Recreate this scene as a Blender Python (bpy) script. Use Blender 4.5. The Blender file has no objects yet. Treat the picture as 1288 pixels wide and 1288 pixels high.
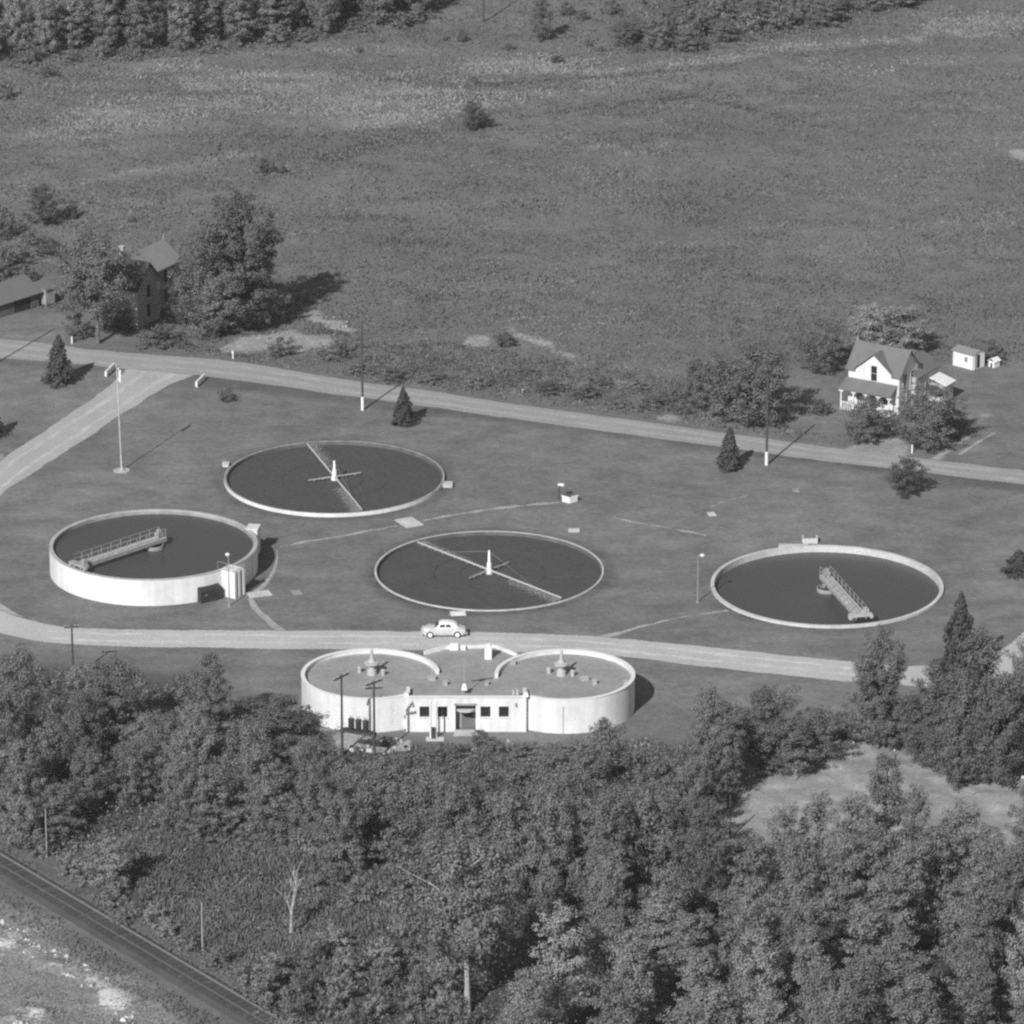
import bpy, math, random
import numpy as np
from mathutils import Vector

random.seed(11)
rng = np.random.default_rng(11)
sc = bpy.context.scene
COL = sc.collection
R = math.radians

# ------------------------------------------------------------------ camera
F, DEP, CAMH, CAMY = 7000.0, R(19.7), 218.0, -610.0
CD, SD = math.cos(DEP), math.sin(DEP)
cam_d = bpy.data.cameras.new('camera')
cam = bpy.data.objects.new('camera', cam_d)
COL.objects.link(cam)
cam.location = (0, CAMY, CAMH)
cam.rotation_euler = (math.pi / 2 - DEP, 0, 0)
cam_d.sensor_width = 36.0
cam_d.lens = 36.0 * F / 1288.0
cam_d.clip_start = 1.0
cam_d.clip_end = 9000.0
sc.camera = cam


def P(u, v, z=0.0):
    """point of the ground (or of the level z) seen at pixel u, v of the 1288 px photograph"""
    x, y = (u - 644.0) / F, -(v - 644.0) / F
    dx, dy, dz = x, CD + y * SD, -SD + y * CD
    t = (z - CAMH) / dz
    return Vector((dx * t, CAMY + dy * t, z))


def S(v, z=0.0):
    p = P(644, v, z)
    return F / ((p.y - CAMY) * CD - (p.z - CAMH) * SD)


def HZ(p, vtop):
    """height above z=0 at which a vertical through p reaches row vtop"""
    k = -(vtop - 644.0) / F
    return CAMH + (p.y - CAMY) * (k * CD - SD) / (CD + k * SD)


# ------------------------------------------------------------------ materials
def mat(name, val, rough=0.85, noise=(), bump=0.0, bscale=8.0, spec=0.3, objcol=False, rnd=0.0, island=0.0, transl=0.0,
        streak=None):
    m = bpy.data.materials.new(name)
    m.use_nodes = True
    nt = m.node_tree
    N, L = nt.nodes, nt.links
    b = N['Principled BSDF']
    b.inputs['Roughness'].default_value = rough
    b.inputs['Specular IOR Level'].default_value = spec
    geo = N.new('ShaderNodeNewGeometry')
    v = N.new('ShaderNodeValue')
    v.outputs[0].default_value = val
    cur = v.outputs[0]

    def mul(a, bb):
        n = N.new('ShaderNodeMath')
        n.operation = 'MULTIPLY'
        L.new(a, n.inputs[0])
        if isinstance(bb, float):
            n.inputs[1].default_value = bb
        else:
            L.new(bb, n.inputs[1])
        return n.outputs[0]

    def rng_map(src, lo, hi, a=0.0, c=1.0):
        n = N.new('ShaderNodeMapRange')
        n.inputs[1].default_value = a
        n.inputs[2].default_value = c
        n.inputs[3].default_value = lo
        n.inputs[4].default_value = hi
        L.new(src, n.inputs[0])
        return n.outputs[0]

    for scale, amp in noise:
        t = N.new('ShaderNodeTexNoise')
        t.inputs['Scale'].default_value = scale
        t.inputs['Detail'].default_value = 4.0
        L.new(geo.outputs['Position'], t.inputs['Vector'])
        cur = mul(cur, rng_map(t.outputs[0], 1 - amp, 1 + amp, 0.28, 0.72))
    if streak:
        mp = N.new('ShaderNodeMapping')
        mp.inputs['Scale'].default_value = streak[0]
        L.new(geo.outputs['Position'], mp.inputs['Vector'])
        t = N.new('ShaderNodeTexNoise')
        t.inputs['Scale'].default_value = 1.0
        t.inputs['Detail'].default_value = 3.0
        L.new(mp.outputs[0], t.inputs['Vector'])
        cur = mul(cur, rng_map(t.outputs[0], 1 - streak[1], 1 + streak[1], 0.3, 0.7))
    if objcol or rnd:
        oi = N.new('ShaderNodeObjectInfo')
        if objcol:
            bw = N.new('ShaderNodeRGBToBW')
            L.new(oi.outputs['Color'], bw.inputs[0])
            cur = mul(cur, bw.outputs[0])
        if rnd:
            cur = mul(cur, rng_map(oi.outputs['Random'], 1 - rnd, 1 + rnd))
    if island:
        cur = mul(cur, rng_map(geo.outputs['Random Per Island'], 1 - island, 1 + island))
    cc = N.new('ShaderNodeCombineColor')
    for i in range(3):
        L.new(cur, cc.inputs[i])
    L.new(cc.outputs[0], b.inputs['Base Color'])
    if bump:
        t = N.new('ShaderNodeTexNoise')
        t.inputs['Scale'].default_value = bscale
        t.inputs['Detail'].default_value = 5.0
        L.new(geo.outputs['Position'], t.inputs['Vector'])
        bp = N.new('ShaderNodeBump')
        bp.inputs['Strength'].default_value = 1.0
        bp.inputs['Distance'].default_value = bump
        L.new(t.outputs[0], bp.inputs['Height'])
        L.new(bp.outputs[0], b.inputs['Normal'])
    if transl:
        tr = N.new('ShaderNodeBsdfTranslucent')
        L.new(cc.outputs[0], tr.inputs[0])
        mx = N.new('ShaderNodeMixShader')
        mx.inputs[0].default_value = transl
        out = N['Material Output']
        L.new(b.outputs[0], mx.inputs[1])
        L.new(tr.outputs[0], mx.inputs[2])
        L.new(mx.outputs[0], out.inputs[0])
    return m


M = {
    'white': mat('white_paint', 0.80, 0.6, [(0.35, 0.05), (2.5, 0.03)]),
    'white_wall': mat('whitewashed_concrete', 0.73, 0.8, [(0.3, 0.10), (2.0, 0.05)], 0.01, 3.0, streak=((1.3, 1.3, 0.10), 0.11)),
    'concrete': mat('concrete', 0.44, 0.9, [(0.8, 0.15), (5.0, 0.12)], 0.01),
    'pale_concrete': mat('pale_concrete', 0.55, 0.9, [(0.5, 0.16), (4.0, 0.14)], 0.01),
    'old_concrete': mat('old_concrete', 0.32, 0.9, [(0.8, 0.25), (5.0, 0.15)], 0.01),
    'dim_wall': mat('dark_concrete', 0.13, 0.9, [(0.8, 0.25)]),  # darker concrete for the filter linings and the pit's back wall
    'road': mat('oiled_gravel_road', 0.325, 0.95, [(0.12, 0.08), (3.0, 0.12), (14.0, 0.10)], 0.02, 12.0),
    'drive': mat('gravel_drive', 0.42, 0.95, [(0.2, 0.10), (2.5, 0.13), (12.0, 0.12)], 0.02, 12.0),
    'lower_drive': mat('pale_gravel_drive', 0.48, 0.95, [(0.15, 0.09), (2.5, 0.12), (12.0, 0.10)], 0.02, 12.0),
    'path': mat('worn_path', 0.36, 0.95, [(0.6, 0.25), (5.0, 0.2)], 0.01),
    'wheeltrack': mat('wheel_track', 0.56, 0.95, [(0.6, 0.15), (5.0, 0.15)], 0.01),
    'drive_track': mat('drive_track', 0.48, 0.95, [(0.4, 0.15), (3.0, 0.15)]),
    'road_track': mat('road_track', 0.365, 0.95, [(0.3, 0.12), (3.0, 0.15)]),
    'stone_bed': mat('filter_stone', 0.080, 0.9, [(0.25, 0.07), (1.6, 0.10), (7.0, 0.25)], 0.05, 7.0),
    'wet_stone': mat('wet_stone', 0.066, 0.9, [(0.6, 0.25), (7.0, 0.25)]),
    'roof_deck': mat('gravel_roof', 0.315, 0.9, [(0.35, 0.14), (1.5, 0.12), (6.0, 0.15)], 0.01, 9.0),
    'shingle': mat('grey_shingle', 0.165, 0.9, [(0.6, 0.08), (5.0, 0.12)], 0.02, 5.0),
    'pale_shingle': mat('pale_shingle', 0.25, 0.9, [(0.6, 0.08), (5.0, 0.1)], 0.02, 5.0),
    'barnwood': mat('dark_barn_boards', 0.13, 0.9, [(1.0, 0.2)]),
    'brick': mat('dull_brick', 0.38, 0.9, [(0.6, 0.12), (6.0, 0.15)], 0.01),
    'trim': mat('weathered_trim', 0.45, 0.8, [(1.0, 0.1)]),
    'glass': mat('window_glass', 0.03, 0.25, [(1.5, 0.3)], spec=0.5),
    'door': mat('grey_door', 0.16, 0.6, [(1.0, 0.1)]),
    'dark': mat('dark_steel', 0.055, 0.6, [(2.0, 0.2)]),
    'void': mat('dark_panel', 0.04, 0.8, [(1.5, 0.3)]),
    'steel': mat('galvanised_steel', 0.33, 0.55, [(1.5, 0.2), (6.0, 0.15)]),
    'wood': mat('weathered_pole', 0.075, 0.9, [(2.0, 0.25)]),
    'greypole': mat('grey_pole', 0.30, 0.6, [(2.0, 0.1)]),
    'bark': mat('bark', 0.13, 0.95, [(1.5, 0.3), (6.0, 0.3)], 0.03, 6.0, objcol=True),
    'leaf': mat('foliage', 0.20, 0.8, [(0.22, 0.16), (1.1, 0.14)], spec=0.12, objcol=True, rnd=0.14, island=0.20, transl=0.09),
    'needle': mat('needles', 0.075, 0.75, [(0.5, 0.12)], spec=0.15, objcol=True, rnd=0.08, island=0.3, transl=0.08),
    'weed': mat('weeds', 0.185, 0.85, [(0.02, 0.20), (0.3, 0.18), (1.0, 0.18)], spec=0.1, island=0.12, transl=0.25, streak=((0.05, 0.11, 0.1), 0.20)),
    'brush': mat('brush', 0.175, 0.85, [(0.12, 0.25), (0.5, 0.2)], spec=0.1, island=0.4, transl=0.18),
    'reed': mat('reeds', 0.185, 0.85, [(0.08, 0.2), (0.4, 0.25)], spec=0.1, island=0.3, transl=0.2),
    'drygrass': mat('dry_grass', 0.29, 0.85, [(0.04, 0.15), (0.3, 0.2)], spec=0.1, island=0.15, transl=0.2),
    'rubble': mat('rubble', 0.48, 0.9, [(0.6, 0.25), (4.0, 0.25)], 0.03, island=0.35),
    'ballast': mat('cinder_ballast', 0.075, 0.95, [(0.3, 0.15), (8.0, 0.3)], 0.04, 9.0),
    'cinder': mat('cinder_path', 0.135, 0.95, [(0.4, 0.25), (3.0, 0.25)], 0.03, 6.0),
    'sleeper': mat('tarred_sleeper', 0.088, 0.9, [(3.0, 0.3)], rnd=0.25),
    'rail': mat('rail_steel', 0.20, 0.5, [(2.0, 0.1)], spec=0.5),
    'dull_rail': mat('dull_rail', 0.12, 0.5, [(2.0, 0.2)]),
    'carpaint': mat('cream_car_paint', 0.56, 0.3, [(1.5, 0.03)], spec=0.5),
    'carroof': mat('white_car_roof', 0.80, 0.3, [(1.5, 0.02)], spec=0.5),
    'tyre': mat('tyre', 0.03, 0.8),
    'chrome': mat('chrome', 0.6, 0.2, spec=0.8),
    'cloth': mat('flag_cloth', 0.75, 0.8, [(3.0, 0.1)]),
    'spray': mat('spray', 0.32, 0.8, island=0.3),
}


def water_mat():
    m = mat('tank_water', 0.072, 0.35, [(0.12, 0.04)], spec=0.35)
    nt = m.node_tree
    t = nt.nodes.new('ShaderNodeTexNoise')
    t.inputs['Scale'].default_value = 1.6
    g = nt.nodes.new('ShaderNodeNewGeometry')
    nt.links.new(g.outputs['Position'], t.inputs['Vector'])
    b = nt.nodes.new('ShaderNodeBump')
    b.inputs['Distance'].default_value = 0.01
    nt.links.new(t.outputs[0], b.inputs['Height'])
    nt.links.new(b.outputs[0], nt.nodes['Principled BSDF'].inputs['Normal'])
    return m


M['water'] = water_mat()


# ------------------------------------------------------------------ object helpers
def tag(o, label=None, cat=None, group=None, kind=None):
    if label:
        o['label'] = label
    if cat:
        o['category'] = cat
    if group:
        o['group'] = group
    if kind:
        o['kind'] = kind
    return o


def thing(name, label, cat, loc, rz=0.0, group=None):
    o = bpy.data.objects.new(name, None)
    COL.objects.link(o)
    o.empty_display_size = 0.3
    o.location = loc
    o.rotation_euler = (0, 0, rz)
    return tag(o, label, cat, group)


class MB:
    def __init__(self):
        self.v, self.f = [], []

    def add(self, vs, fs):
        k = len(self.v)
        self.v += [tuple(p) for p in vs]
        self.f += [tuple(i + k for i in q) for q in fs]
        return self

    def box(self, c, s, rz=0.0, taper=1.0):
        cx, cy, cz = c
        a, b, h = s[0] / 2, s[1] / 2, s[2] / 2
        co, si = math.cos(rz), math.sin(rz)
        vs = []
        for z, t in ((-h, 1.0), (h, taper)):
            for x, y in ((-a, -b), (a, -b), (a, b), (-a, b)):
                x, y = x * t, y * t
                vs.append((cx + x * co - y * si, cy + x * si + y * co, cz + z))
        return self.add(vs, [(3, 2, 1, 0), (4, 5, 6, 7), (0, 1, 5, 4), (1, 2, 6, 5), (2, 3, 7, 6), (3, 0, 4, 7)])

    def prism(self, poly, z0, z1):
        n = len(poly)
        vs = [(p[0], p[1], z0) for p in poly] + [(p[0], p[1], z1) for p in poly]
        fs = [tuple(range(n - 1, -1, -1)), tuple(range(n, 2 * n))]
        fs += [(i, (i + 1) % n, (i + 1) % n + n, i + n) for i in range(n)]
        return self.add(vs, fs)

    def vprism(self, prof, x0, x1):
        """profile in (y, z) extruded along x"""
        n = len(prof)
        vs = [(x0, p[0], p[1]) for p in prof] + [(x1, p[0], p[1]) for p in prof]
        fs = [tuple(range(n - 1, -1, -1)), tuple(range(n, 2 * n))]
        fs += [(i, (i + 1) % n, (i + 1) % n + n, i + n) for i in range(n)]
        return self.add(vs, fs)

    def tube(self, p0, p1, r0, r1=None, n=8):
        r1 = r0 if r1 is None else r1
        p0, p1 = Vector(p0), Vector(p1)
        d = (p1 - p0).normalized()
        a = d.orthogonal().normalized()
        b = d.cross(a)
        vs = []
        for p, r in ((p0, r0), (p1, r1)):
            for i in range(n):
                t = 2 * math.pi * i / n
                vs.append(p + a * (r * math.cos(t)) + b * (r * math.sin(t)))
        fs = [(i, (i + 1) % n, (i + 1) % n + n, i + n) for i in range(n)]
        fs += [tuple(range(n - 1, -1, -1)), tuple(range(n, 2 * n))]
        return self.add(vs, fs)

    def lathe(self, prof, n=24, c=(0, 0, 0)):
        vs, fs = [], []
        for r, z in prof:
            for i in range(n):
                t = 2 * math.pi * i / n
                vs.append((c[0] + r * math.cos(t), c[1] + r * math.sin(t), c[2] + z))
        for k in range(len(prof) - 1):
            for i in range(n):
                j = (i + 1) % n
                fs.append((k * n + i, k * n + j, (k + 1) * n + j, (k + 1) * n + i))
        fs.append(tuple(range(n - 1, -1, -1)))
        k = (len(prof) - 1) * n
        fs.append(tuple(k + i for i in range(n)))
        return self.add(vs, fs)

    def arc(self, c, ri, ro, z0, z1, a0=0.0, a1=2 * math.pi, n=96):
        """curved wall, rectangular section"""
        full = abs(a1 - a0 - 2 * math.pi) < 1e-6
        m = n if full else n + 1
        vs, fs = [], []
        for i in range(m):
            t = a0 + (a1 - a0) * i / n
            co, si = math.cos(t), math.sin(t)
            for r, z in ((ro, z0), (ro, z1), (ri, z1), (ri, z0)):
                vs.append((c[0] + r * co, c[1] + r * si, z))
        for i in range(n):
            j = (i + 1) % m
            for k in range(4):
                l = (k + 1) % 4
                fs.append((i * 4 + k, j * 4 + k, j * 4 + l, i * 4 + l))
        if not full:
            fs += [(0, 1, 2, 3), tuple((m - 1) * 4 + k for k in (3, 2, 1, 0))]
        return self.add(vs, fs)

    def disc(self, c, r, z, n=96):
        return self.add([(c[0] + r * math.cos(2 * math.pi * i / n), c[1] + r * math.sin(2 * math.pi * i / n), z)
                         for i in range(n)], [tuple(range(n))])

    def quad(self, *p):
        return self.add(p, [(0, 1, 2, 3)])

    def wall(self, p0, p1, z0, z1, th, holes=()):
        """straight wall from p0 to p1 (outer face on the right of the walk), holes = (s0, s1, za, zb)"""
        p0, p1 = Vector((p0[0], p0[1], 0)), Vector((p1[0], p1[1], 0))
        d = (p1 - p0)
        Ln = d.length
        d.normalize()
        nrm = Vector((d.y, -d.x, 0))
        cuts = sorted({0.0, Ln, *[h[0] for h in holes], *[h[1] for h in holes]})

        def blk(a, b, za, zb):
            if b - a < 1e-4 or zb - za < 1e-4:
                return
            q = [p0 + d * a, p0 + d * b, p0 + d * b - nrm * th, p0 + d * a - nrm * th]
            self.prism([(w.x, w.y) for w in q], za, zb)
        for a, b in zip(cuts[:-1], cuts[1:]):
            hs = sorted([h for h in holes if h[0] <= a + 1e-6 and h[1] >= b - 1e-6], key=lambda h: h[2])
            z = z0
            for h in hs:
                blk(a, b, z, h[2])
                z = h[3]
            blk(a, b, z, z1)
        return self

    def mesh(self, name, m, smooth=False):
        me = bpy.data.meshes.new(name)
        me.from_pydata(self.v, [], self.f)
        me.materials.append(m)
        if smooth:
            for p in me.polygons:
                p.use_smooth = True
        me.update()
        return me

    def build(self, name, m, parent=None, loc=(0, 0, 0), smooth=False):
        o = bpy.data.objects.new(name, self.mesh(name, m, smooth))
        COL.objects.link(o)
        o.location = loc
        if parent:
            o.parent = parent
        if smooth:
            try:
                o.data.set_sharp_from_angle(angle=R(40))
            except Exception:
                pass
        return o


def np_mesh(name, verts, k, m):
    """independent k-gons from an array of verts (n*k, 3)"""
    n = len(verts) // k
    me = bpy.data.meshes.new(name)
    me.vertices.add(n * k)
    me.vertices.foreach_set('co', np.asarray(verts, dtype=np.float32).ravel())
    me.loops.add(n * k)
    me.loops.foreach_set('vertex_index', np.arange(n * k, dtype=np.int32))
    me.polygons.add(n)
    me.polygons.foreach_set('loop_start', np.arange(0, n * k, k, dtype=np.int32))
    me.polygons.foreach_set('loop_total', np.full(n, k, dtype=np.int32))
    me.materials.append(m)
    me.update(calc_edges=True)
    return me


def link(name, me, parent=None):
    o = bpy.data.objects.new(name, me)
    COL.objects.link(o)
    if parent:
        o.parent = parent
    return o


# ------------------------------------------------------------------ light, sky, view
SUN_EL = R(35.0)
to_sun = Vector((-0.40 * math.cos(SUN_EL), -0.9165 * math.cos(SUN_EL), math.sin(SUN_EL)))
sd = bpy.data.lights.new('sun', 'SUN')
sd.energy = 4.0
sd.angle = R(0.5)
sd.color = (1.0, 0.985, 0.97)
sun = bpy.data.objects.new('sun', sd)
COL.objects.link(sun)
sun.rotation_euler = (-to_sun).to_track_quat('-Z', 'Y').to_euler()
sun.location = (-60, -200, 200)
w = bpy.data.worlds.new('World')
sc.world = w
w.use_nodes = True
wn = w.node_tree
sky = wn.nodes.new('ShaderNodeTexSky')
sky.sky_type = 'NISHITA'
sky.sun_disc = False
sky.sun_elevation = SUN_EL
sky.sun_rotation = math.atan2(to_sun.x, to_sun.y)
bw = wn.nodes.new('ShaderNodeRGBToBW')      # a black and white photograph
wn.links.new(sky.outputs[0], bw.inputs[0])
wn.links.new(bw.outputs[0], wn.nodes['Background'].inputs[0])
wn.nodes['Background'].inputs[1].default_value = 0.074
sd.color = (1, 1, 1)
sc.view_settings.view_transform = 'Standard'
sc.view_settings.look = 'None'
sc.view_settings.exposure = 0.16
sc.view_settings.gamma = 1.0
sc.render.engine = 'CYCLES'
sc.cycles.filter_width = 2.4
sc.cycles.max_bounces = 5
sc.cycles.diffuse_bounces = 3
sc.cycles.transparent_max_bounces = 6


# ------------------------------------------------------------------ ground
def gpoly(px):
    return [P(u, v) for u, v in px]


def inside(X, Y, poly):
    res = np.zeros(X.shape, bool)
    n = len(poly)
    for i in range(n):
        a, b = poly[i], poly[(i + 1) % n]
        c = ((a.y > Y) != (b.y > Y)) & (X < (b.x - a.x) * (Y - a.y) / ((b.y - a.y) or 1e-9) + a.x)
        res ^= c
    return res


def blur(A, k):
    for ax in (0, 1):
        for _ in range(2):
            pad = [(0, 0), (0, 0)]
            pad[ax] = (k + 1, k)
            c = np.cumsum(np.pad(A, pad, mode='edge'), axis=ax)
            n = A.shape[ax]
            A = (np.take(c, range(2 * k + 1, 2 * k + 1 + n), axis=ax) - np.take(c, range(0, n), axis=ax)) / (2 * k + 1)
    return A


def smooth_noise(X, Y, s, seed):
    g = np.random.default_rng(seed).random((256, 256))
    x, y = X / s, Y / s
    xi, yi = np.floor(x).astype(int), np.floor(y).astype(int)
    fx, fy = x - xi, y - yi
    fx, fy = fx * fx * (3 - 2 * fx), fy * fy * (3 - 2 * fy)
    a, b = g[xi % 256, yi % 256], g[(xi + 1) % 256, yi % 256]
    c, d = g[xi % 256, (yi + 1) % 256], g[(xi + 1) % 256, (yi + 1) % 256]
    return (a * (1 - fx) + b * fx) * (1 - fy) + (c * (1 - fx) + d * fx) * fy


# tanks: (centre px, radius px, rim height) - needed for the pits in the ground
def tank_spec(u, v, rpx, z):
    c = P(u, v, z)
    return Vector((c.x, c.y, 0)), rpx / S(v, z)


TA = tank_spec(420.7, 599.3, 138.6, 0.45)
TB = tank_spec(615.3, 716.8, 144.6, 0.12)
TC = tank_spec(1040.2, 735.3, 146.5, 0.30)
TD = tank_spec(193.0, 684.8, 130.7, 3.0)

LAWN = [[(-260, 448), (0, 452), (160, 465), (430, 498), (650, 524), (900, 556), (1400, 623), (1420, 890), (1080, 905),
         (960, 890), (880, 905), (800, 935), (640, 945), (520, 930), (380, 905), (240, 850), (100, 830), (-260, 822)],
        [(-200, 395), (60, 392), (120, 385), (165, 415), (170, 436), (-200, 424)],
        [(1128, 530), (1170, 470), (1195, 455), (1260, 465), (1420, 430), (1420, 600), (1280, 590), (1140, 570)],
        [(985, 470), (1060, 455), (1065, 520), (1085, 545), (1040, 545), (975, 535)]]
RIDGE = [[(-20, 1160), (20, 1172), (60, 1198), (110, 1222), (150, 1247), (172, 1272), (165, 1290), (135, 1272), (105, 1240), (60, 1210), (20, 1188), (-20, 1172)], [(0, 1276), (40, 1272), (50, 1292), (0, 1292)]]
DIRT = [[(895, 1060), (925, 1008), (1000, 960), (1045, 938), (1110, 934), (1180, 955), (1230, 975), (1290, 955), (1420, 950),
         (1420, 1080), (1250, 1075), (1150, 1060), (1000, 1080)],
        [(372, 392), (395, 388), (452, 411), (440, 420), (410, 408)],
        [(262, 443), (285, 436), (300, 427), (330, 421), (350, 413), (385, 418), (420, 420), (432, 434), (400, 436), (385, 446), (352, 441), (320, 449), (295, 443)],
        [(582, 424), (610, 424), (613, 436), (588, 437)], [(745, 470), (775, 474), (800, 484), (790, 488), (760, 480)], [(820, 520), (860, 522), (862, 528), (830, 528)], [(622, 412), (668, 422), (730, 447), (722, 455), (680, 437), (640, 422)],
        [(1265, 188), (1330, 192), (1330, 207), (1280, 200)],
        [(1062, 568), (1120, 549), (1142, 553), (1138, 580), (1080, 576)],
        [(1170, 580), (1225, 545), (1232, 547), (1188, 577)], [(1232, 515), (1250, 520), (1240, 530), (1222, 535)],
        [(318, 620), (319, 618), (319, 621)],
        [(-30, 572), (12, 573), (10, 580), (-30, 600)], [(392, 903), (430, 914), (470, 924), (535, 928), (530, 942), (440, 945), (405, 928)]]
SOFT = [[(40, 120), (200, 75), (420, 60), (560, 70), (700, 60), (860, 75), (1000, 55), (1288, 0), (1288, 60), (1100, 95), (900, 85),
         (700, 120), (560, 160), (480, 190), (400, 140), (250, 150), (100, 180), (0, 165)],
        [(0, 140), (45, 145), (40, 160), (0, 160)], [(1040, 88), (1110, 88), (1110, 97), (1050, 97)],
        [(320, 80), (430, 75), (440, 100), (340, 100)], [(570, 80), (680, 75), (640, 92), (580, 100)],
        [(1200, 120), (1260, 125), (1250, 135), (1200, 132)]]
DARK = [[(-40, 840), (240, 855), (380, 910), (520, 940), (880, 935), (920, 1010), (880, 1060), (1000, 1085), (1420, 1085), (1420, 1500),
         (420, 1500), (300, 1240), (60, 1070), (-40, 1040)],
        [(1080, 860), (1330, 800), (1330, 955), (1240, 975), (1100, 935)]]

xs = np.concatenate([[-3000, -1200, -500, -250, -150], np.arange(-100, 100.01, 0.5), [150, 250, 500, 1200, 3000]])
ys = np.concatenate([[-3000, -1500, -800, -400, -230], np.arange(-170, 300.01, 0.5), [360, 480, 800, 1600, 4000]])
X, Y = np.meshgrid(xs, ys, indexing='ij')
Z = np.zeros_like(X)


def mask(polys, k, nseed, namp=2.2):
    wx = X + (smooth_noise(X, Y, 2.0, nseed) - 0.5) * namp + (smooth_noise(X, Y, 0.7, nseed + 5) - 0.5) * namp * 0.5
    wy = Y + (smooth_noise(X, Y, 2.0, nseed + 1) - 0.5) * namp * 2 + (smooth_noise(X, Y, 0.7, nseed + 6) - 0.5) * namp
    A = np.zeros(X.shape)
    for p in polys:
        A = np.maximum(A, inside(wx, wy, gpoly(p)).astype(float))
    return blur(A, k) if k else A


m_lawn = mask(LAWN, 2, 1, 1.2)
m_dirt = np.maximum(mask(DIRT, 1, 11, 1.8), 0.56 * mask([[(-200, 1040), (0, 1120), (170, 1228), (300, 1320), (340, 1420), (-300, 1420)]], 2, 12, 3))
m_ridge = mask(RIDGE, 1, 15, 3)
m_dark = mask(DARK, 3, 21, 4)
m_soft = mask(SOFT, 8, 31, 10) * np.clip(smooth_noise(X * 0.6, Y, 11.0, 41) * 3.2 - 1.0, 0, 1) \
    * np.clip(smooth_noise(X * 0.4, Y, 3.5, 43) * 2.2 - 0.2, 0, 1)
TRACKS = [[(560, 100), (700, 92), (860, 80), (1000, 62), (1130, 50), (1288, 16), (1288, 21), (1130, 56), (1000, 67), (860, 86), (700, 98), (560, 106)],
          [(480, 90), (620, 82), (760, 72), (760, 76), (620, 87), (480, 95)], [(140, 150), (300, 128), (460, 116), (460, 120), (300, 133), (140, 156)],
          [(20, 250), (150, 215), (330, 190), (330, 194), (150, 220), (20, 256)], [(780, 190), (830, 192), (830, 197), (780, 196)], [(740, 182), (775, 184), (775, 188), (740, 187)]]
m_soft = np.maximum(m_soft, 0.85 * mask(TRACKS, 1, 71, 2.0) * np.clip(smooth_noise(X * 0.5, Y, 5.0, 72) * 2.4 - 0.3, 0, 1))
# darker grass round the filters and along the road's lawn side
ring = np.zeros(X.shape)
for (c, r), k in ((TA, 0.8), (TB, 0.8), (TC, 0.4), (TD, 0.5)):
    d = np.hypot(X - c.x, Y - c.y)
    ring = np.maximum(ring, min(1, k * 1.25) * np.exp(-((d - r - 0.5) / 1.0) ** 2))
VERGE = [[(-260, 446), (0, 452), (150, 464), (150, 470), (0, 458), (-260, 452)], [(245, 470), (430, 497), (900, 555), (1400, 624),
         (1400, 636), (900, 566), (430, 507), (260, 486)]]
ring = np.maximum(ring, 1.0 * mask(VERGE, 1, 51, 0.6))
yroad = np.interp(X.ravel(), [P(u, v).x for u, v in ((-100, 440), (1388, 605))], [P(u, v).y for u, v in ((-100, 440), (1388, 605))]).reshape(X.shape)
relief = np.clip((Y - yroad - 8) / 20, 0, 1) * (1 - m_lawn)
relief = blur(relief, 4)
Z += relief * ((smooth_noise(X, Y, 14, 61) - 0.5) * 0.7 + (smooth_noise(X, Y, 4, 62) - 0.5) * 0.3)
Z += (1 - m_lawn) * m_dirt * (smooth_noise(X, Y, 1.6, 63) - 0.5) * 0.4 * (Y < yroad - 30)
Z += m_ridge * (0.2 + 0.7 * smooth_noise(X, Y, 1.3, 64))
for c, r in (TA, TB, TC):
    d = np.hypot(X - c.x, Y - c.y)
    rs = r - 0.12
    Z[d < rs - 0.3] = -3.0
    near = np.abs(d - rs) <= 0.3601
    f = rs / np.maximum(d, 1e-6)
    X[near] = c.x + (X[near] - c.x) * f[near]
    Y[near] = c.y + (Y[near] - c.y) * f[near]
    Z[near] = 0.0
nx, ny = X.shape
idx = np.arange(nx * ny).reshape(nx, ny)
quads = np.stack([idx[:-1, :-1], idx[1:, :-1], idx[1:, 1:], idx[:-1, 1:]], -1).reshape(-1, 4)
me = bpy.data.meshes.new('ground')
me.vertices.add(nx * ny)
me.vertices.foreach_set('co', np.stack([X, Y, Z], -1).astype(np.float32).ravel())
me.loops.add(quads.size)
me.loops.foreach_set('vertex_index', quads.astype(np.int32).ravel())
me.polygons.add(len(quads))
me.polygons.foreach_set('loop_start', np.arange(0, quads.size, 4, dtype=np.int32))
me.polygons.foreach_set('loop_total', np.full(len(quads), 4, dtype=np.int32))
me.update(calc_edges=True)
ca = me.color_attributes.new('cover', 'FLOAT_COLOR', 'POINT')
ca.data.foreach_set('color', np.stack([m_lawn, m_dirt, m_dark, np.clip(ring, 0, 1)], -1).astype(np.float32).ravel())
cb = me.attributes.new('dry', 'FLOAT', 'POINT')
cb.data.foreach_set('value', m_soft.astype(np.float32).ravel())
cr = me.attributes.new('spoil', 'FLOAT', 'POINT')
cr.data.foreach_set('value', m_ridge.astype(np.float32).ravel())


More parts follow.
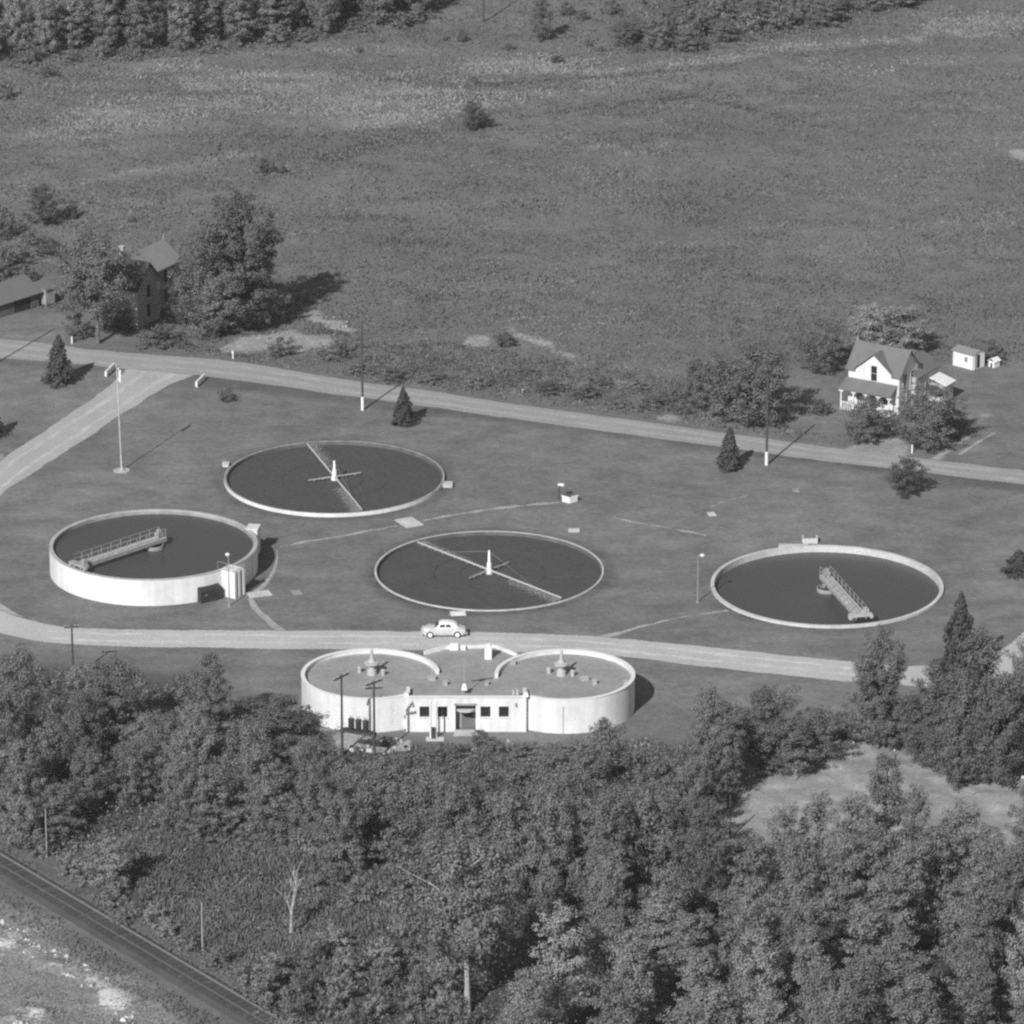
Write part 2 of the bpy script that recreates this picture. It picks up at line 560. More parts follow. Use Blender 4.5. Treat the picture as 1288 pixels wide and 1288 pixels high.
def ground_mat():
    m = bpy.data.materials.new('ground_cover')
    m.use_nodes = True
    nt = m.node_tree
    N, L = nt.nodes, nt.links
    b = N['Principled BSDF']
    b.inputs['Roughness'].default_value = 0.95
    b.inputs['Specular IOR Level'].default_value = 0.1
    geo = N.new('ShaderNodeNewGeometry')
    at = N.new('ShaderNodeAttribute')
    at.attribute_name = 'cover'
    dr = N.new('ShaderNodeAttribute')
    dr.attribute_name = 'dry'
    sep = N.new('ShaderNodeSeparateColor')
    L.new(at.outputs['Color'], sep.inputs[0])

    def noise(scale, detail=5.0, sx=1.0, sy=1.0):
        t = N.new('ShaderNodeTexNoise')
        t.inputs['Scale'].default_value = scale
        t.inputs['Detail'].default_value = detail
        t.inputs['Roughness'].default_value = 0.6
        mp = N.new('ShaderNodeMapping')
        mp.inputs['Scale'].default_value = (sx, sy, 1)
        L.new(geo.outputs['Position'], mp.inputs[0])
        L.new(mp.outputs[0], t.inputs['Vector'])
        return t.outputs[0]

    def mr(src, lo, hi, a=0.3, c=0.7):
        n = N.new('ShaderNodeMapRange')
        for i, val in enumerate((a, c, lo, hi)):
            n.inputs[i + 1].default_value = val
        L.new(src, n.inputs[0])
        return n.outputs[0]

    def op(o, a, c):
        n = N.new('ShaderNodeMath')
        n.operation = o
        for i, q in enumerate((a, c)):
            if isinstance(q, (int, float)):
                n.inputs[i].default_value = q
            else:
                L.new(q, n.inputs[i])
        return n.outputs[0]

    def mix(f, a, c):
        return op('ADD', op('MULTIPLY', a, op('SUBTRACT', 1.0, f)), op('MULTIPLY', c, f))

    n1, n2, n3 = noise(0.03), noise(0.25), noise(2.2)
    n4 = noise(7.0)
    rough = op('MULTIPLY', mr(n1, 0.14, 0.20), op('MULTIPLY', mr(n2, 0.85, 1.15), mr(n3, 0.8, 1.2)))
    lawn = op('MULTIPLY', mr(noise(0.045, 4), 0.162, 0.228), op('MULTIPLY', mr(noise(0.3, 6, 0.7, 1.0), 0.78, 1.22),
              op('MULTIPLY', mr(noise(1.3), 0.84, 1.16), mr(n4, 0.72, 1.28))))
    dirt = op('MULTIPLY', mr(n2, 0.25, 0.40), op('MULTIPLY', mr(n3, 0.82, 1.2), mr(n4, 0.85, 1.15)))
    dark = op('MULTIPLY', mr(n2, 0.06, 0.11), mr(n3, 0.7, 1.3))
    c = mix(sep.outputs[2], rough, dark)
    c = mix(op('MULTIPLY', dr.outputs['Fac'], 0.85), c, op('MULTIPLY', mr(n3, 0.9, 1.1), 0.27))
    c = mix(sep.outputs[0], c, lawn)
    c = mix(op('MULTIPLY', at.outputs['Alpha'], mr(n2, 0.55, 1.0)), c, op('MULTIPLY', c, 0.62))
    df = mr(op('ADD', sep.outputs[1], op('MULTIPLY', op('SUBTRACT', n3, 0.5), 0.7)), 0.0, 1.0, 0.35, 0.75)
    c = mix(df, c, dirt)
    sp = N.new('ShaderNodeAttribute')
    sp.attribute_name = 'spoil'
    c = mix(mr(op('ADD', sp.outputs['Fac'], op('MULTIPLY', op('SUBTRACT', n3, 0.5), 1.2)), 0.0, 1.0, 0.4, 0.8), c, op('MULTIPLY', mr(n4, 0.65, 1.35), 0.60))
    cc = N.new('ShaderNodeCombineColor')
    for i in range(3):
        L.new(c, cc.inputs[i])
    L.new(cc.outputs[0], b.inputs['Base Color'])
    bp = N.new('ShaderNodeBump')
    bp.inputs['Distance'].default_value = 0.06
    L.new(op('ADD', n4, n3), bp.inputs['Height'])
    L.new(bp.outputs[0], b.inputs['Normal'])
    return m


me.materials.append(ground_mat())
tag(link('ground', me), kind='structure')


def smooth_line(pts, step=0.5):
    """Catmull-Rom through world points"""
    out = []
    n = len(pts)
    for i in range(n - 1):
        p0, p1, p2, p3 = pts[max(i - 1, 0)], pts[i], pts[i + 1], pts[min(i + 2, n - 1)]
        k = max(2, int((p2 - p1).length / step))
        for j in range(k):
            t = j / k
            out.append(0.5 * ((2 * p1) + (p2 - p0) * t + (2 * p0 - 5 * p1 + 4 * p2 - p3) * t * t + (3 * p1 - p0 - 3 * p2 + p3) * t ** 3))
    out.append(pts[-1])
    return out


def strip(name, a_px, b_px, m, z, jit=0.18, kind='structure', n=400):
    A, B = smooth_line(gpoly(a_px)), smooth_line(gpoly(b_px))

    def res(Lp):
        d = [0.0]
        for p, q in zip(Lp[:-1], Lp[1:]):
            d.append(d[-1] + (q - p).length)
        t = np.linspace(0, d[-1], n)
        return np.interp(t, d, [p.x for p in Lp]), np.interp(t, d, [p.y for p in Lp])
    ax, ay = res(A)
    bx, by = res(B)
    dx, dy = bx - ax, by - ay
    ln = np.maximum(np.hypot(dx, dy), 1e-6)
    ja = (rng.random(n) - 0.5) * jit + (smooth_noise(np.arange(n) * 1.0, np.zeros(n), 11, rng.integers(999)) - 0.5) * jit * 2
    jb = (rng.random(n) - 0.5) * jit + (smooth_noise(np.arange(n) * 1.0, np.zeros(n), 11, rng.integers(999)) - 0.5) * jit * 2
    ax, ay = ax - dx / ln * ja, ay - dy / ln * ja
    bx, by = bx + dx / ln * jb, by + dy / ln * jb
    mb = MB()
    for i in range(n):
        mb.v += [(ax[i], ay[i], z), (bx[i], by[i], z)]
    mb.f = [(2 * i + 1, 2 * i + 3, 2 * i + 2, 2 * i) for i in range(n - 1)]
    return tag(mb.build(name, m), kind=kind)


strip('main_road', [(-300, 413), (0, 427), (123, 440.7), (293, 455), (430, 477), (560, 495), (660, 510.5), (850, 536), (1060, 565.5), (1288, 592), (1600, 634)],
      [(-300, 438), (0, 451), (160, 464), (257, 473.5), (430, 497), (560, 515), (660, 529), (850, 555), (1060, 583), (1288, 609.5), (1600, 651)], M['road'], 0.030, n=900)
strip('drive', [(160, 464), (130, 492), (100, 513), (33, 557), (0, 581), (-60, 645), (-100, 700), (-70, 740), (-30, 757), (0, 767), (40, 781)],
      [(245, 472), (207, 487), (160, 517), (100, 557), (33, 600), (0, 623), (-30, 655), (-45, 690), (-30, 735), (10, 766), (42, 783)], M['drive'], 0.024, n=500)
strip('lower_drive', [(-60, 735), (-30, 757), (0, 767), (40, 781), (100, 790), (250, 793), (400, 793.5), (560, 795), (700, 798), (800, 805), (900, 815), (1075, 833), (1160, 838), (1240, 825), (1290, 795), (1330, 760)],
      [(-80, 770), (-40, 786), (0, 797), (60, 808), (150, 813), (260, 815), (380, 816.5), (520, 818), (700, 822), (800, 828), (900, 840), (1075, 858), (1180, 863), (1280, 848), (1340, 808), (1390, 770)], M['lower_drive'], 0.018, n=900)
strip('walkway', [(311, 753), (318, 766), (331, 779), (347, 793)], [(318, 752), (326, 765), (340, 778), (358, 793)], M['path'], 0.012, 0.1, n=80)
strip('curved_path', [(347, 692), (346, 708), (338, 724), (326, 738), (312, 748)], [(350, 692), (349.5, 709), (342, 727), (330, 741), (315, 753)], M['path'], 0.012, 0.08, n=80)
for a, b in (([(352, 687), (400, 678), (450, 669), (500, 660.5)], [(352, 688.5), (400, 680), (450, 671), (500, 662.5)]),
             ([(528, 655), (580, 645), (640, 637), (702, 631)], [(528, 656.5), (580, 647.5), (640, 639), (702, 632.5)]),
             ([(770, 649), (790, 654.5), (830, 662), (888, 672)], [(770, 650.5), (790, 656), (830, 663), (888, 674)]),
             ([(752, 801), (810, 786), (860, 775), (915, 767)], [(766, 801.5), (815, 787.5), (862, 776.5), (917, 768.5)]),
             ([(893, 637), (920, 628), (940, 623)], [(893, 638), (920, 629), (940, 624)])):
    strip('footpath', a, b, M['path'], 0.010, 0.25, n=130)
# paler wheel lines worn into the gravel
for v0 in (4.0, 12.5):
    strip('wheel_track', [(60, 789 + v0), (150, 793 + v0), (400, 795 + v0), (560, 797 + v0), (700, 800.5 + v0), (800, 807 + v0), (900, 817.5 + v0), (1075, 836 + v0)],
          [(60, 791.5 + v0), (150, 795.5 + v0), (400, 797.5 + v0), (560, 799.5 + v0), (700, 803 + v0), (800, 809.5 + v0), (900, 820 + v0), (1075, 838.5 + v0)],
          M['wheeltrack'], 0.024, 0.3, n=500)
for k in (0.25, 0.68):
    La = [(160, 464), (130, 492), (100, 513), (33, 557), (0, 581), (-60, 645)]
    Lb = [(238, 472), (207, 487), (160, 517), (100, 557), (33, 600), (0, 623)]
    e0 = [(a[0] + (b[0] - a[0]) * k, a[1] + (b[1] - a[1]) * k) for a, b in zip(La, Lb)]
    e1 = [(a[0] + (b[0] - a[0]) * (k + 0.11), a[1] + (b[1] - a[1]) * (k + 0.11)) for a, b in zip(La, Lb)]
    strip('wheel_track', e0, e1, M['drive_track'], 0.029, 0.25, n=260)
for k in (0.2, 0.62):
    La = [(0, 427), (123, 440.7), (293, 455), (430, 477), (560, 495), (660, 510.5), (850, 536), (1060, 565.5), (1288, 592)]
    Lb = [(0, 451), (130, 463), (285, 475.5), (430, 497), (560, 515), (660, 529), (850, 555), (1060, 583), (1288, 609.5)]
    e0 = [(a[0] + (b[0] - a[0]) * k, a[1] + (b[1] - a[1]) * k) for a, b in zip(La, Lb)]
    e1 = [(a[0] + (b[0] - a[0]) * (k + 0.17), a[1] + (b[1] - a[1]) * (k + 0.17)) for a, b in zip(La, Lb)]
    strip('wheel_track', e0, e1, M['road_track'], 0.036, 0.3, n=600)
strip('house_track', [(1172, 577), (1190, 565), (1222, 545)], [(1180, 578), (1197, 567), (1228, 546)], M['path'], 0.012, 0.15, n=60)
strip('house_track', [(1205, 571), (1222, 560), (1250, 543)], [(1208, 572), (1225, 561), (1252, 544)], M['path'], 0.012, 0.15, n=60)


def slab(u, v, sx, sy, rz, m, label, h=0.10, name='concrete_slab'):
    c = P(u, v)
    mb = MB().box((0, 0, h / 2), (sx, sy, h)).box((0.05, 0, h + 0.02), (sx * 0.5, sy * 0.5, 0.04))
    o = mb.build(name, m, None, c)
    o.rotation_euler.z = rz
    return tag(o, label, 'slab')


slab(514.5, 657.5, 2.2, 3.0, 0.5, M['pale_concrete'], 'pale flat concrete slab between the two stone filter beds')
slab(576, 772, 1.7, 1.2, 0.1, M['white'], 'white concrete slab against the near rim of the filter behind the car')
slab(326, 747.5, 2.6, 1.6, 0.35, M['pale_concrete'], 'pale concrete landing slab at the foot of the white tank inlet box', 0.08)
slab(895, 647, 0.9, 1.2, 0.2, M['pale_concrete'], 'small pale manhole slab on the lawn left above the sunken open tank')
slab(1001, 617, 0.8, 1.0, 0.0, M['old_concrete'], 'small dull manhole slab on the lawn nearest the main road')
slab(373, 745.5, 1.0, 1.3, 0.3, M['old_concrete'], 'small weathered slab on the lawn between raised tank and filter bed')


# ------------------------------------------------------------------ filter beds
def filter_bed(spec, rim, label, arm_dir, cross_dir, colh, blocks, white_front):
    c, r = spec
    t = thing('filter_bed', label, 'filter bed', (c.x, c.y, 0), 0, 'round stone filter beds')
    if white_front:
        MB().arc((0, 0), r - 0.02, r, -0.5, rim, n=128).build('outer_wall', M['white_wall'], t, smooth=True)
    MB().arc((0, 0), r - 0.22, r - 0.021, -0.6, rim + 0.015, n=128).build('rim', M['old_concrete' if white_front else 'pale_concrete'], t, smooth=True)
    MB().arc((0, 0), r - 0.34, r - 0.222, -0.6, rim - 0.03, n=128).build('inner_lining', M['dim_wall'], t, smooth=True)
    zs = rim - 0.42
    # stone bed with faint spray rings
    mb = MB()
    n, rr = 96, [0.01] + [r * k / 22 for k in range(1, 22)] + [r - 0.32]
    for k, q in enumerate(rr):
        for i in range(n):
            a = 2 * math.pi * i / n
            mb.v.append((q * math.cos(a), q * math.sin(a), zs + random.uniform(-0.02, 0.02)))
    for k in range(len(rr) - 1):
        for i in range(n):
            j = (i + 1) % n
            mb.f.append((k * n + i, (k + 1) * n + i, (k + 1) * n + j, k * n + j))
    mb.build('stone_bed', M['stone_bed'], t)
    for q in (3.2, 6.2):
        MB().arc((0, 0), q, q + 0.16, zs - 0.1, zs + 0.022, n=72).build('stone_ring', M['wet_stone'], t)
    # rotary distributor
    col = MB().lathe([(0.42, zs), (0.42, zs + 0.35), (0.30, zs + 0.45), (0.24, zs + 1.3), (0.16, zs + 1.4), (0.12, colh - 0.1), (0.05, colh)], 14)
    cb_ = col.build('column', M['white'], t, smooth=True)
    za = zs + 0.42
    for (dx, dy), ln, rad, mm in ((arm_dir, r - 0.7, 0.11, 'trim'), ((-arm_dir[0], -arm_dir[1]), r - 0.9, 0.11, 'trim'),
                                  (cross_dir, 3.4, 0.07, 'concrete'), ((-cross_dir[0], -cross_dir[1]), 3.4, 0.07, 'concrete')):
        q = math.hypot(dx, dy)
        d = Vector((dx / q, dy / q, 0))
        a = MB().tube(d * 0.3 + Vector((0, 0, za)), d * ln + Vector((0, 0, za)), rad * 1.15, rad * 0.85, 8)
        for s in np.arange(1.5, ln, 1.1):
            a.box((d.x * s, d.y * s, za - 0.12), (0.09, 0.09, 0.14))
        a.build('arm', M[mm], t)
        if mm == 'trim':
            MB().tube((0, 0, colh - 0.15), d * (ln * 0.62) + Vector((0, 0, za + 0.08)), 0.018, 0.018, 4).build('stay_wire', M['greypole'], t)
            # water thrown sideways from the outer half of the arm
            nrm = Vector((-d.y, d.x, 0))
            k = 7000
            s = ln * (1 - 0.7 * rng.random(k) ** 1.9)
            off = -np.abs(rng.normal(0, 0.55, k)) - 0.05
            z = zs + 0.05 + rng.random(k) * 0.35
            cpt = np.stack([d.x * s + nrm.x * off, d.y * s + nrm.y * off, z], -1)
            tri = cpt[:, None, :] + rng.normal(0, 0.026, (k, 3, 3))
            o = link('water_spray', np_mesh('water_spray', tri.reshape(-1, 3), 3, M['spray']), t)
            o['kind'] = 'stuff'
    for (u, v, sx, sy, h) in blocks:
        p = P(u, v) - c
        MB().box((p.x, p.y, h / 2), (sx, sy, h)).box((p.x, p.y, h + 0.04), (sx + 0.12, sy + 0.12, 0.08)).build('valve_block', M['pale_concrete'], t)
    return t


filter_bed(TA, 0.45, 'dark stone filter bed with bright white low wall, farther up nearest the road', (P(381, 556) - TA[0])[:2], (P(455, 591, 0.4) - P(420.5, 596, 0.4))[:2],
           2.45, [(563, 611, 1.1, 1.3, 0.25), (284, 586, 0.7, 0.9, 0.3)], True)
filter_bed(TB, 0.12, 'dark stone filter bed with thin sunken rim, directly behind the parked car', (P(525, 683) - TB[0])[:2], (P(640, 704) - P(615, 714))[:2],
           2.50, [(722, 668, 1.2, 0.7, 0.12)], False)


# ------------------------------------------------------------------ open settling tanks
def bridge(t, c, pend, z, wdt, over, zwater, end_m):
    d = Vector((pend.x - c.x, pend.y - c.y, 0))
    Ln = d.length
    d.normalize()
    rz = math.atan2(d.y, d.x)
    b = bpy.data.objects.new('bridge', None)
    COL.objects.link(b)
    b.parent = t
    b.rotation_euler.z = rz
    b.location = (0, 0, z)
    MB().box(((Ln - over) / 2, 0, 0), (Ln + over, wdt, 0.08)).build('deck', M['concrete'], b)
    g = MB()
    for s in (-1, 1):
        g.box(((Ln - over) / 2, s * (wdt / 2 - 0.06), -0.24), (Ln + over, 0.12, 0.38))
    g.build('girder', M['steel'], b)
    for s in (-1, 1):
        rl = MB()
        x = -over + 0.1
        while x < Ln:
            rl.tube((x, s * (wdt / 2 - 0.04), 0.05), (x, s * (wdt / 2 - 0.04), 1.05), 0.035, n=5)
            x += 1.45
        for h in (0.55, 1.05):
            rl.tube((-over + 0.1, s * (wdt / 2 - 0.04), h), (Ln, s * (wdt / 2 - 0.04), h), 0.028, n=5)
        rl.build('railing', M['steel'], b)
    MB().box((-over + 0.6, 0, 0.35), (0.8, 0.7, 0.6)).box((-over + 0.6, 0, 0.8), (0.45, 0.45, 0.35)).build('drive_motor', M['steel'], b)
    MB().box((Ln - 0.3, 0, -0.05), (0.7, 2.6, 0.3)).box((Ln - 0.5, 0.7, 0.35), (0.6, 0.5, 0.6)).tube((Ln - 0.3, -1.2, -0.25), (Ln + 0.02, -1.2, -0.25), 0.22, n=10)\
        .tube((Ln - 0.3, 1.2, -0.25), (Ln + 0.02, 1.2, -0.25), 0.22, n=10).build('end_carriage', M[end_m], b)
    zz = zwater - z
    MB().arc((0, 0), 1.05, 1.15, zz - 0.5, zz + 0.42, n=32).build('feed_well', M['steel'], b)
    for x, y in ((1.1, 0.45), (-1.1, 0.45), (1.1, -0.45), (-1.1, -0.45)):
        MB().tube((x * 0.86, y, zz + 0.3), (x * 0.86, y, -0.3), 0.05, n=5).build('hanger', M['dark'], b)
    MB().tube((0, 0, zz - 0.4), (0, 0, -0.2), 0.22, n=10).build('drive_shaft', M['dark'], b)
    return b


# sunken tank, right
c, r = TC
t = thing('settling_tank', 'sunken open water tank with broad pale rim, at the right of the lawn', 'tank', (c.x, c.y, 0))
MB().arc((0, 0), r - 0.42, r, -2.4, 0.30, n=144).build('rim_wall', M['pale_concrete'], t, smooth=True)
MB().disc((0, 0), r - 0.40, -0.45, 128).build('water', M['water'], t)
bridge(t, c, P(1083, 783, 0.3), 1.15, 1.25, 0.9, -0.45, 'concrete')
p = P(1019, 683.5) - c
MB().box((p.x, p.y, 0.3), (1.7, 0.18, 0.6)).box((p.x - 0.8, p.y + 0.6, 0.3), (0.18, 1.1, 0.6)).box((p.x + 0.8, p.y + 0.6, 0.3), (0.18, 1.1, 0.6)).build('inlet_box', M['pale_concrete'], t)
p = P(998, 687.5) - c
MB().box((p.x, p.y, 0.1), (3.4, 0.8, 0.2), -0.05).build('inlet_slab', M['pale_concrete'], t)

# raised tank, left
c, r = TD
t = thing('settling_tank', 'tall white walled round water tank standing above ground at the left', 'tank', (c.x, c.y, 0))
MB().arc((0, 0), r - 0.40, r, -0.3, 3.0, n=144).build('wall', M['white_wall'], t, smooth=True)
MB().arc((0, 0), r - 0.42, r + 0.03, 3.0, 3.06, n=144).build('coping', M['concrete'], t, smooth=True)
MB().arc((0, 0), r - 0.46, r - 0.405, 1.8, 2.97, n=144).build('inner_lining', M['old_concrete'], t, smooth=True)
MB().disc((0, 0), r - 0.44, 2.6, 128).build('water', M['water'], t)
bridge(t, c, P(97, 716.5, 3.0), 3.6, 1.2, 1.5, 2.6, 'steel')
# inlet box with pipes, front right
p = P(294.5, 748.5) - c
an = math.atan2(p.y, p.x)
d = Vector((math.cos(an), math.sin(an), 0))
q = d * (r + 0.55)
box = bpy.data.objects.new('inlet_box', None)
COL.objects.link(box)
box.parent = t
box.location = q
box.rotation_euler.z = an + R(8)
MB().box((-0.1, 0, 1.52), (1.9, 2.0, 3.1)).build('chamber', M['white_wall'], box)
rb = MB()
for s in (-0.85, -0.1, 0.75):
    rb.box((0.85 + 0.13, s, 1.52), (0.26, 0.32, 3.1))
rb.build('buttress', M['white'], box)
MB().tube((1.0, -0.48, 0.0), (1.0, -0.48, 3.2), 0.09, n=8).tube((1.0, 0.3, 0.0), (1.0, 0.3, 3.2), 0.09, n=8).build('pipe', M['steel'], box)
hr = MB()
for x, y in ((-1.2, -1.0), (0.0, -1.0), (0.9, -1.0), (0.9, 0.0), (0.9, 1.0)):
    hr.tube((x, y, 3.1), (x, y, 4.0), 0.03, n=5)
hr.tube((-1.2, -1.0, 4.0), (0.9, -1.0, 4.0), 0.03, n=5).tube((0.9, -1.0, 4.0), (0.9, 1.0, 4.0), 0.03, n=5)
hr.build('railing', M['greypole'], box)
# outlet box, back right
p = P(321, 664, 3.0) - c
an = math.atan2(p.y, p.x)
q = Vector((math.cos(an), math.sin(an), 0)) * (r + 0.55)
MB().box((q.x, q.y, 1.55), (1.25, 1.6, 3.1), R(-10)).box((q.x, q.y, 3.16), (1.4, 1.75, 0.12), R(-10)).build('outlet_box', M['white_wall'], t)
# dark hatch against the wall
p = P(262, 754) - c
an = math.atan2(p.y, p.x)
q = Vector((math.cos(an), math.sin(an), 0)) * (r + 0.28)
hb = MB()
hb.vprism([(-0.45, 0), (0.5, 0), (0.5, 1.75), (-0.45, 1.35)], -1.35, 1.35)
ho = hb.build('hatch', M['void'], t, q)
ho.rotation_euler.z = an + math.pi / 2
MB().box((-0.7, -0.47, 0.9), (0.14, 0.05, 0.14)).build('handle', M['steel'], ho)


# ------------------------------------------------------------------ digester building
def digester():
    zt = 3.75
    cL, cR = P(466, 847.5, zt), P(710.5, 848.5, zt)
    rL, rR = 87.0 / S(847.5, zt), 88.0 / S(848.5, zt)
    yf = P(587, 918.5).y - 0.45
    x0, x1 = P(511, 917.5).x, P(662, 917.5).x
    o = Vector(((x0 + x1) / 2, yf, 0))
    t = thing('digester_building', 'white flat roofed building of two joined round towers beside the lower drive', 'building', o)
    a, b = cL - o, cR - o
    a.z = b.z = 0
    X0, X1 = x0 - o.x, x1 - o.x
    zd = zt - 0.42
    th = 0.32
    for cc, rr, a0, a1 in ((a, rL, R(8), 2 * math.pi - math.acos((X0 + 0.1 - a.x) / rL)), (b, rR, -math.acos((X1 - 0.1 - b.x) / rR), R(180))):
        MB().arc(cc, rr - th, rr, -0.3, zd - 0.02, n=112).build('tower_wall', M['white_wall'], t, smooth=True)
        MB().arc(cc, rr - th, rr, zd - 0.02, zt, a0, a1, n=112).build('parapet', M['white_wall'], t, smooth=True)
        MB().arc(cc, rr - th - 0.05, rr + 0.05, zt, zt + 0.07, a0, a1, n=112).build('coping', M['white'], t, smooth=True)
        MB().disc(cc, rr - th + 0.02, zd, 96).build('tower_roof', M['roof_deck'], t)
    # mid roof, straight back parapet
    back = [P(533, 818, zt) - o, P(559, 811, zt) - o, P(623, 809, zt) - o, P(652, 821, zt) - o]
    poly = [(X0 + 0.3, 0.35), (X1 - 0.3, 0.35), (b.x - rR * 0.6, b.y - rR * 0.5), (b.x - rR * 0.75, b.y + rR * 0.3), (back[3].x, back[3].y), (back[2].x, back[2].y),
            (back[1].x, back[1].y), (back[0].x, back[0].y), (a.x + rL * 0.75, a.y + rL * 0.3), (a.x + rL * 0.6, a.y - rL * 0.5)]
    MB().add([(p[0], p[1], zd - 0.010) for p in poly], [tuple(range(len(poly)))]).build('mid_roof', M['roof_deck'], t)
    bw_ = MB()
    for p, q in zip(back[:-1], back[1:]):
        bw_.wall((q.x, q.y), (p.x, p.y), -0.2, zt - 0.06, 0.25)
    bw_.build('back_wall', M['white_wall'], t)
    # front block with openings
    Wd = X1 - X0
    s_ = S(900)

    def sx(u):
        return (u - 511) / (662 - 511) * Wd
    zf = zt + 0.12
    wz0, wz1 = 1.65, 2.85
    wins = [(sx(528), sx(540.5)), (sx(550.5), sx(563)), (sx(604.5), sx(617)), (sx(627.5), sx(640))]
    door = (sx(573), sx(598.5), 0.05, 2.95)
    MB().wall((X0, 0), (X1, 0), -0.2, zf, 0.38, [(w0, w1, wz0, wz1) for w0, w1 in wins] + [door]).build('front_wall', M['white_wall'], t)
    MB().wall((X1, 0.38), (X1, b.y - rR * 0.55), -0.2, zf - 0.003, 0.38).build('side_wall', M['white_wall'], t)
    MB().wall((X0, a.y - rL * 0.55), (X0, 0.38), -0.2, zf - 0.003, 0.38).build('side_wall', M['white_wall'], t)
    MB().box(((X0 + X1) / 2, 0.16, zf + 0.035), (Wd + 0.16, 0.52, 0.07)).build('front_coping', M['white'], t)
    for s in (X0 + 0.05, X1 - 0.05):
        MB().box((s, 0.35, zf + 0.25), (0.55, 0.9, 0.36), 0, 0.7).build('corner_block', M['white'], t)
    for w0, w1 in wins:
        cx = X0 + (w0 + w1) / 2
        wd, hh = w1 - w0, wz1 - wz0
        f = MB()
        for s in (-1, 1):
            f.box((cx + s * (wd / 2 - 0.03), 0.20, (wz0 + wz1) / 2), (0.06, 0.08, hh))
            f.box((cx, 0.20, (wz0 + wz1) / 2 + s * (hh / 2 - 0.03)), (wd - 0.12, 0.08, 0.06))
        for k in (-1, 1):
            f.box((cx + k * wd / 6, 0.205, (wz0 + wz1) / 2), (0.03, 0.05, hh - 0.12))
        f.box((cx, 0.207, (wz0 + wz1) / 2), (wd - 0.12, 0.045, 0.03))
        fo = f.build('window', M['dark'], t)
        MB().box((cx, 0.245, (wz0 + wz1) / 2), (wd - 0.02, 0.02, hh - 0.02)).build('pane', M['glass'], fo)
        MB().box((cx, -0.04, wz0 - 0.05), (wd + 0.16, 0.14, 0.08)).build('sill', M['white'], fo)
    dc = X0 + (door[0] + door[1]) / 2
    dw = door[1] - door[0]
    do = MB().box((dc + 0.25, 0.95, 1.2), (1.35, 0.08, 2.3)).build('door', M['door'], t)
    MB().box((dc + 0.25, 0.90, 1.75), (0.8, 0.03, 0.8)).build('pane', M['glass'], do)
    MB().box((dc + 0.75, 0.88, 1.1), (0.05, 0.06, 0.18)).build('handle', M['steel'], do)
    MB().box((dc - dw / 2 - 0.05, 0.70, 1.5), (0.1, 0.62, 2.9)).box((dc + dw / 2 + 0.05, 0.70, 1.5), (0.1, 0.62, 2.9)).box((dc, 1.05, 1.5), (dw, 0.08, 2.9))\
        .box((dc, 0.7, 2.97), (dw, 0.62, 0.05)).build('porch_recess', M['old_concrete'], t)
    cp = MB()
    n = 10
    pts = [(dc - dw / 2 + 0.12, -0.02)] + [(dc - (dw / 2 - 0.12) * math.cos(math.pi * i / n), -0.02 - 0.75 * math.sin(math.pi * i / n)) for i in range(1, n)] + [(dc + dw / 2 - 0.12, -0.02)]
    cp.prism(pts, 2.45, 2.60)
    cp.build('canopy', M['pale_concrete'], t)
    MB().box((dc, 0.02, 3.08), (dw + 0.25, 0.10, 0.22)).build('shadow_band', M['old_concrete'], t)  # shadow band above the canopy, put in as a darker strip
    for k in range(3):
        MB().box((dc, -0.35 - 0.38 * k, 0.28 - 0.1 * k), (dw + 0.2 + 0.1 * k, 0.4, 0.10)).build('step', M['concrete'], t)
    # seam and downpipes
    for u, m_ in ((708, 'old_concrete'),):
        p = P(u, 920) - o
        an = -math.acos(max(-1, min(1, (p.x - b.x) / rR)))
        MB().tube((b.x + (rR + 0.03) * math.cos(an), b.y + (rR + 0.03) * math.sin(an), 0), (b.x + (rR + 0.03) * math.cos(an), b.y + (rR + 0.03) * math.sin(an), 3.1), 0.05, n=6).build('downpipe', M['concrete'], t)
    # wall lamps
    for s in (X0 + 0.7, X1 - 1.1):
        MB().box((s, -0.09, 3.2), (0.16, 0.18, 0.14)).tube((s, -0.2, 3.18), (s, -0.2, 2.98), 0.05, 0.12, 8).build('wall_lamp', M['greypole'], t)
    # gas domes
    for cc in (P(467.7, 848, zd) - o, P(706, 849, zd) - o):
        vb = MB().lathe([(0.55, zd), (0.50, zd + 0.5), (0.36, zd + 0.6), (0.34, zd + 1.15), (0.80, zd + 1.2), (0.80, zd + 1.38), (0.42, zd + 1.45), (0.28, zd + 1.7),
                         (0.20, zd + 1.75), (0.15, zd + 2.75), (0.05, zd + 2.85)], 16, (cc.x, cc.y, 0)).build('gas_dome', M['trim'], t, smooth=True)
        for dx, dy in ((-1.3, 0.5), (1.2, -0.3)):
            MB().lathe([(0.22, zd), (0.22, zd + 0.5), (0.28, zd + 0.52), (0.28, zd + 0.62), (0.05, zd + 0.7)], 10, (cc.x + dx, cc.y + dy, 0)).build('vent_cap', M['trim'], vb)
    for u, v, s, h in ((543, 855, 0.7, 0.35), (560, 862, 0.4, 0.5), (645, 836, 0.5, 0.4), (735, 855, 0.8, 0.25), (748, 861, 0.35, 0.5), (787, 861, 0.4, 0.4), (612, 862, 0.35, 0.4)):
        p = P(u, v, zd) - o
        MB().box((p.x, p.y, zd + h / 2), (s, s * 0.8, h), 0.3).box((p.x, p.y, zd + h + 0.03), (s + 0.1, s * 0.8 + 0.1, 0.06), 0.3).build('roof_hatch', M['concrete'], t)
    p = P(614, 828, zd) - o
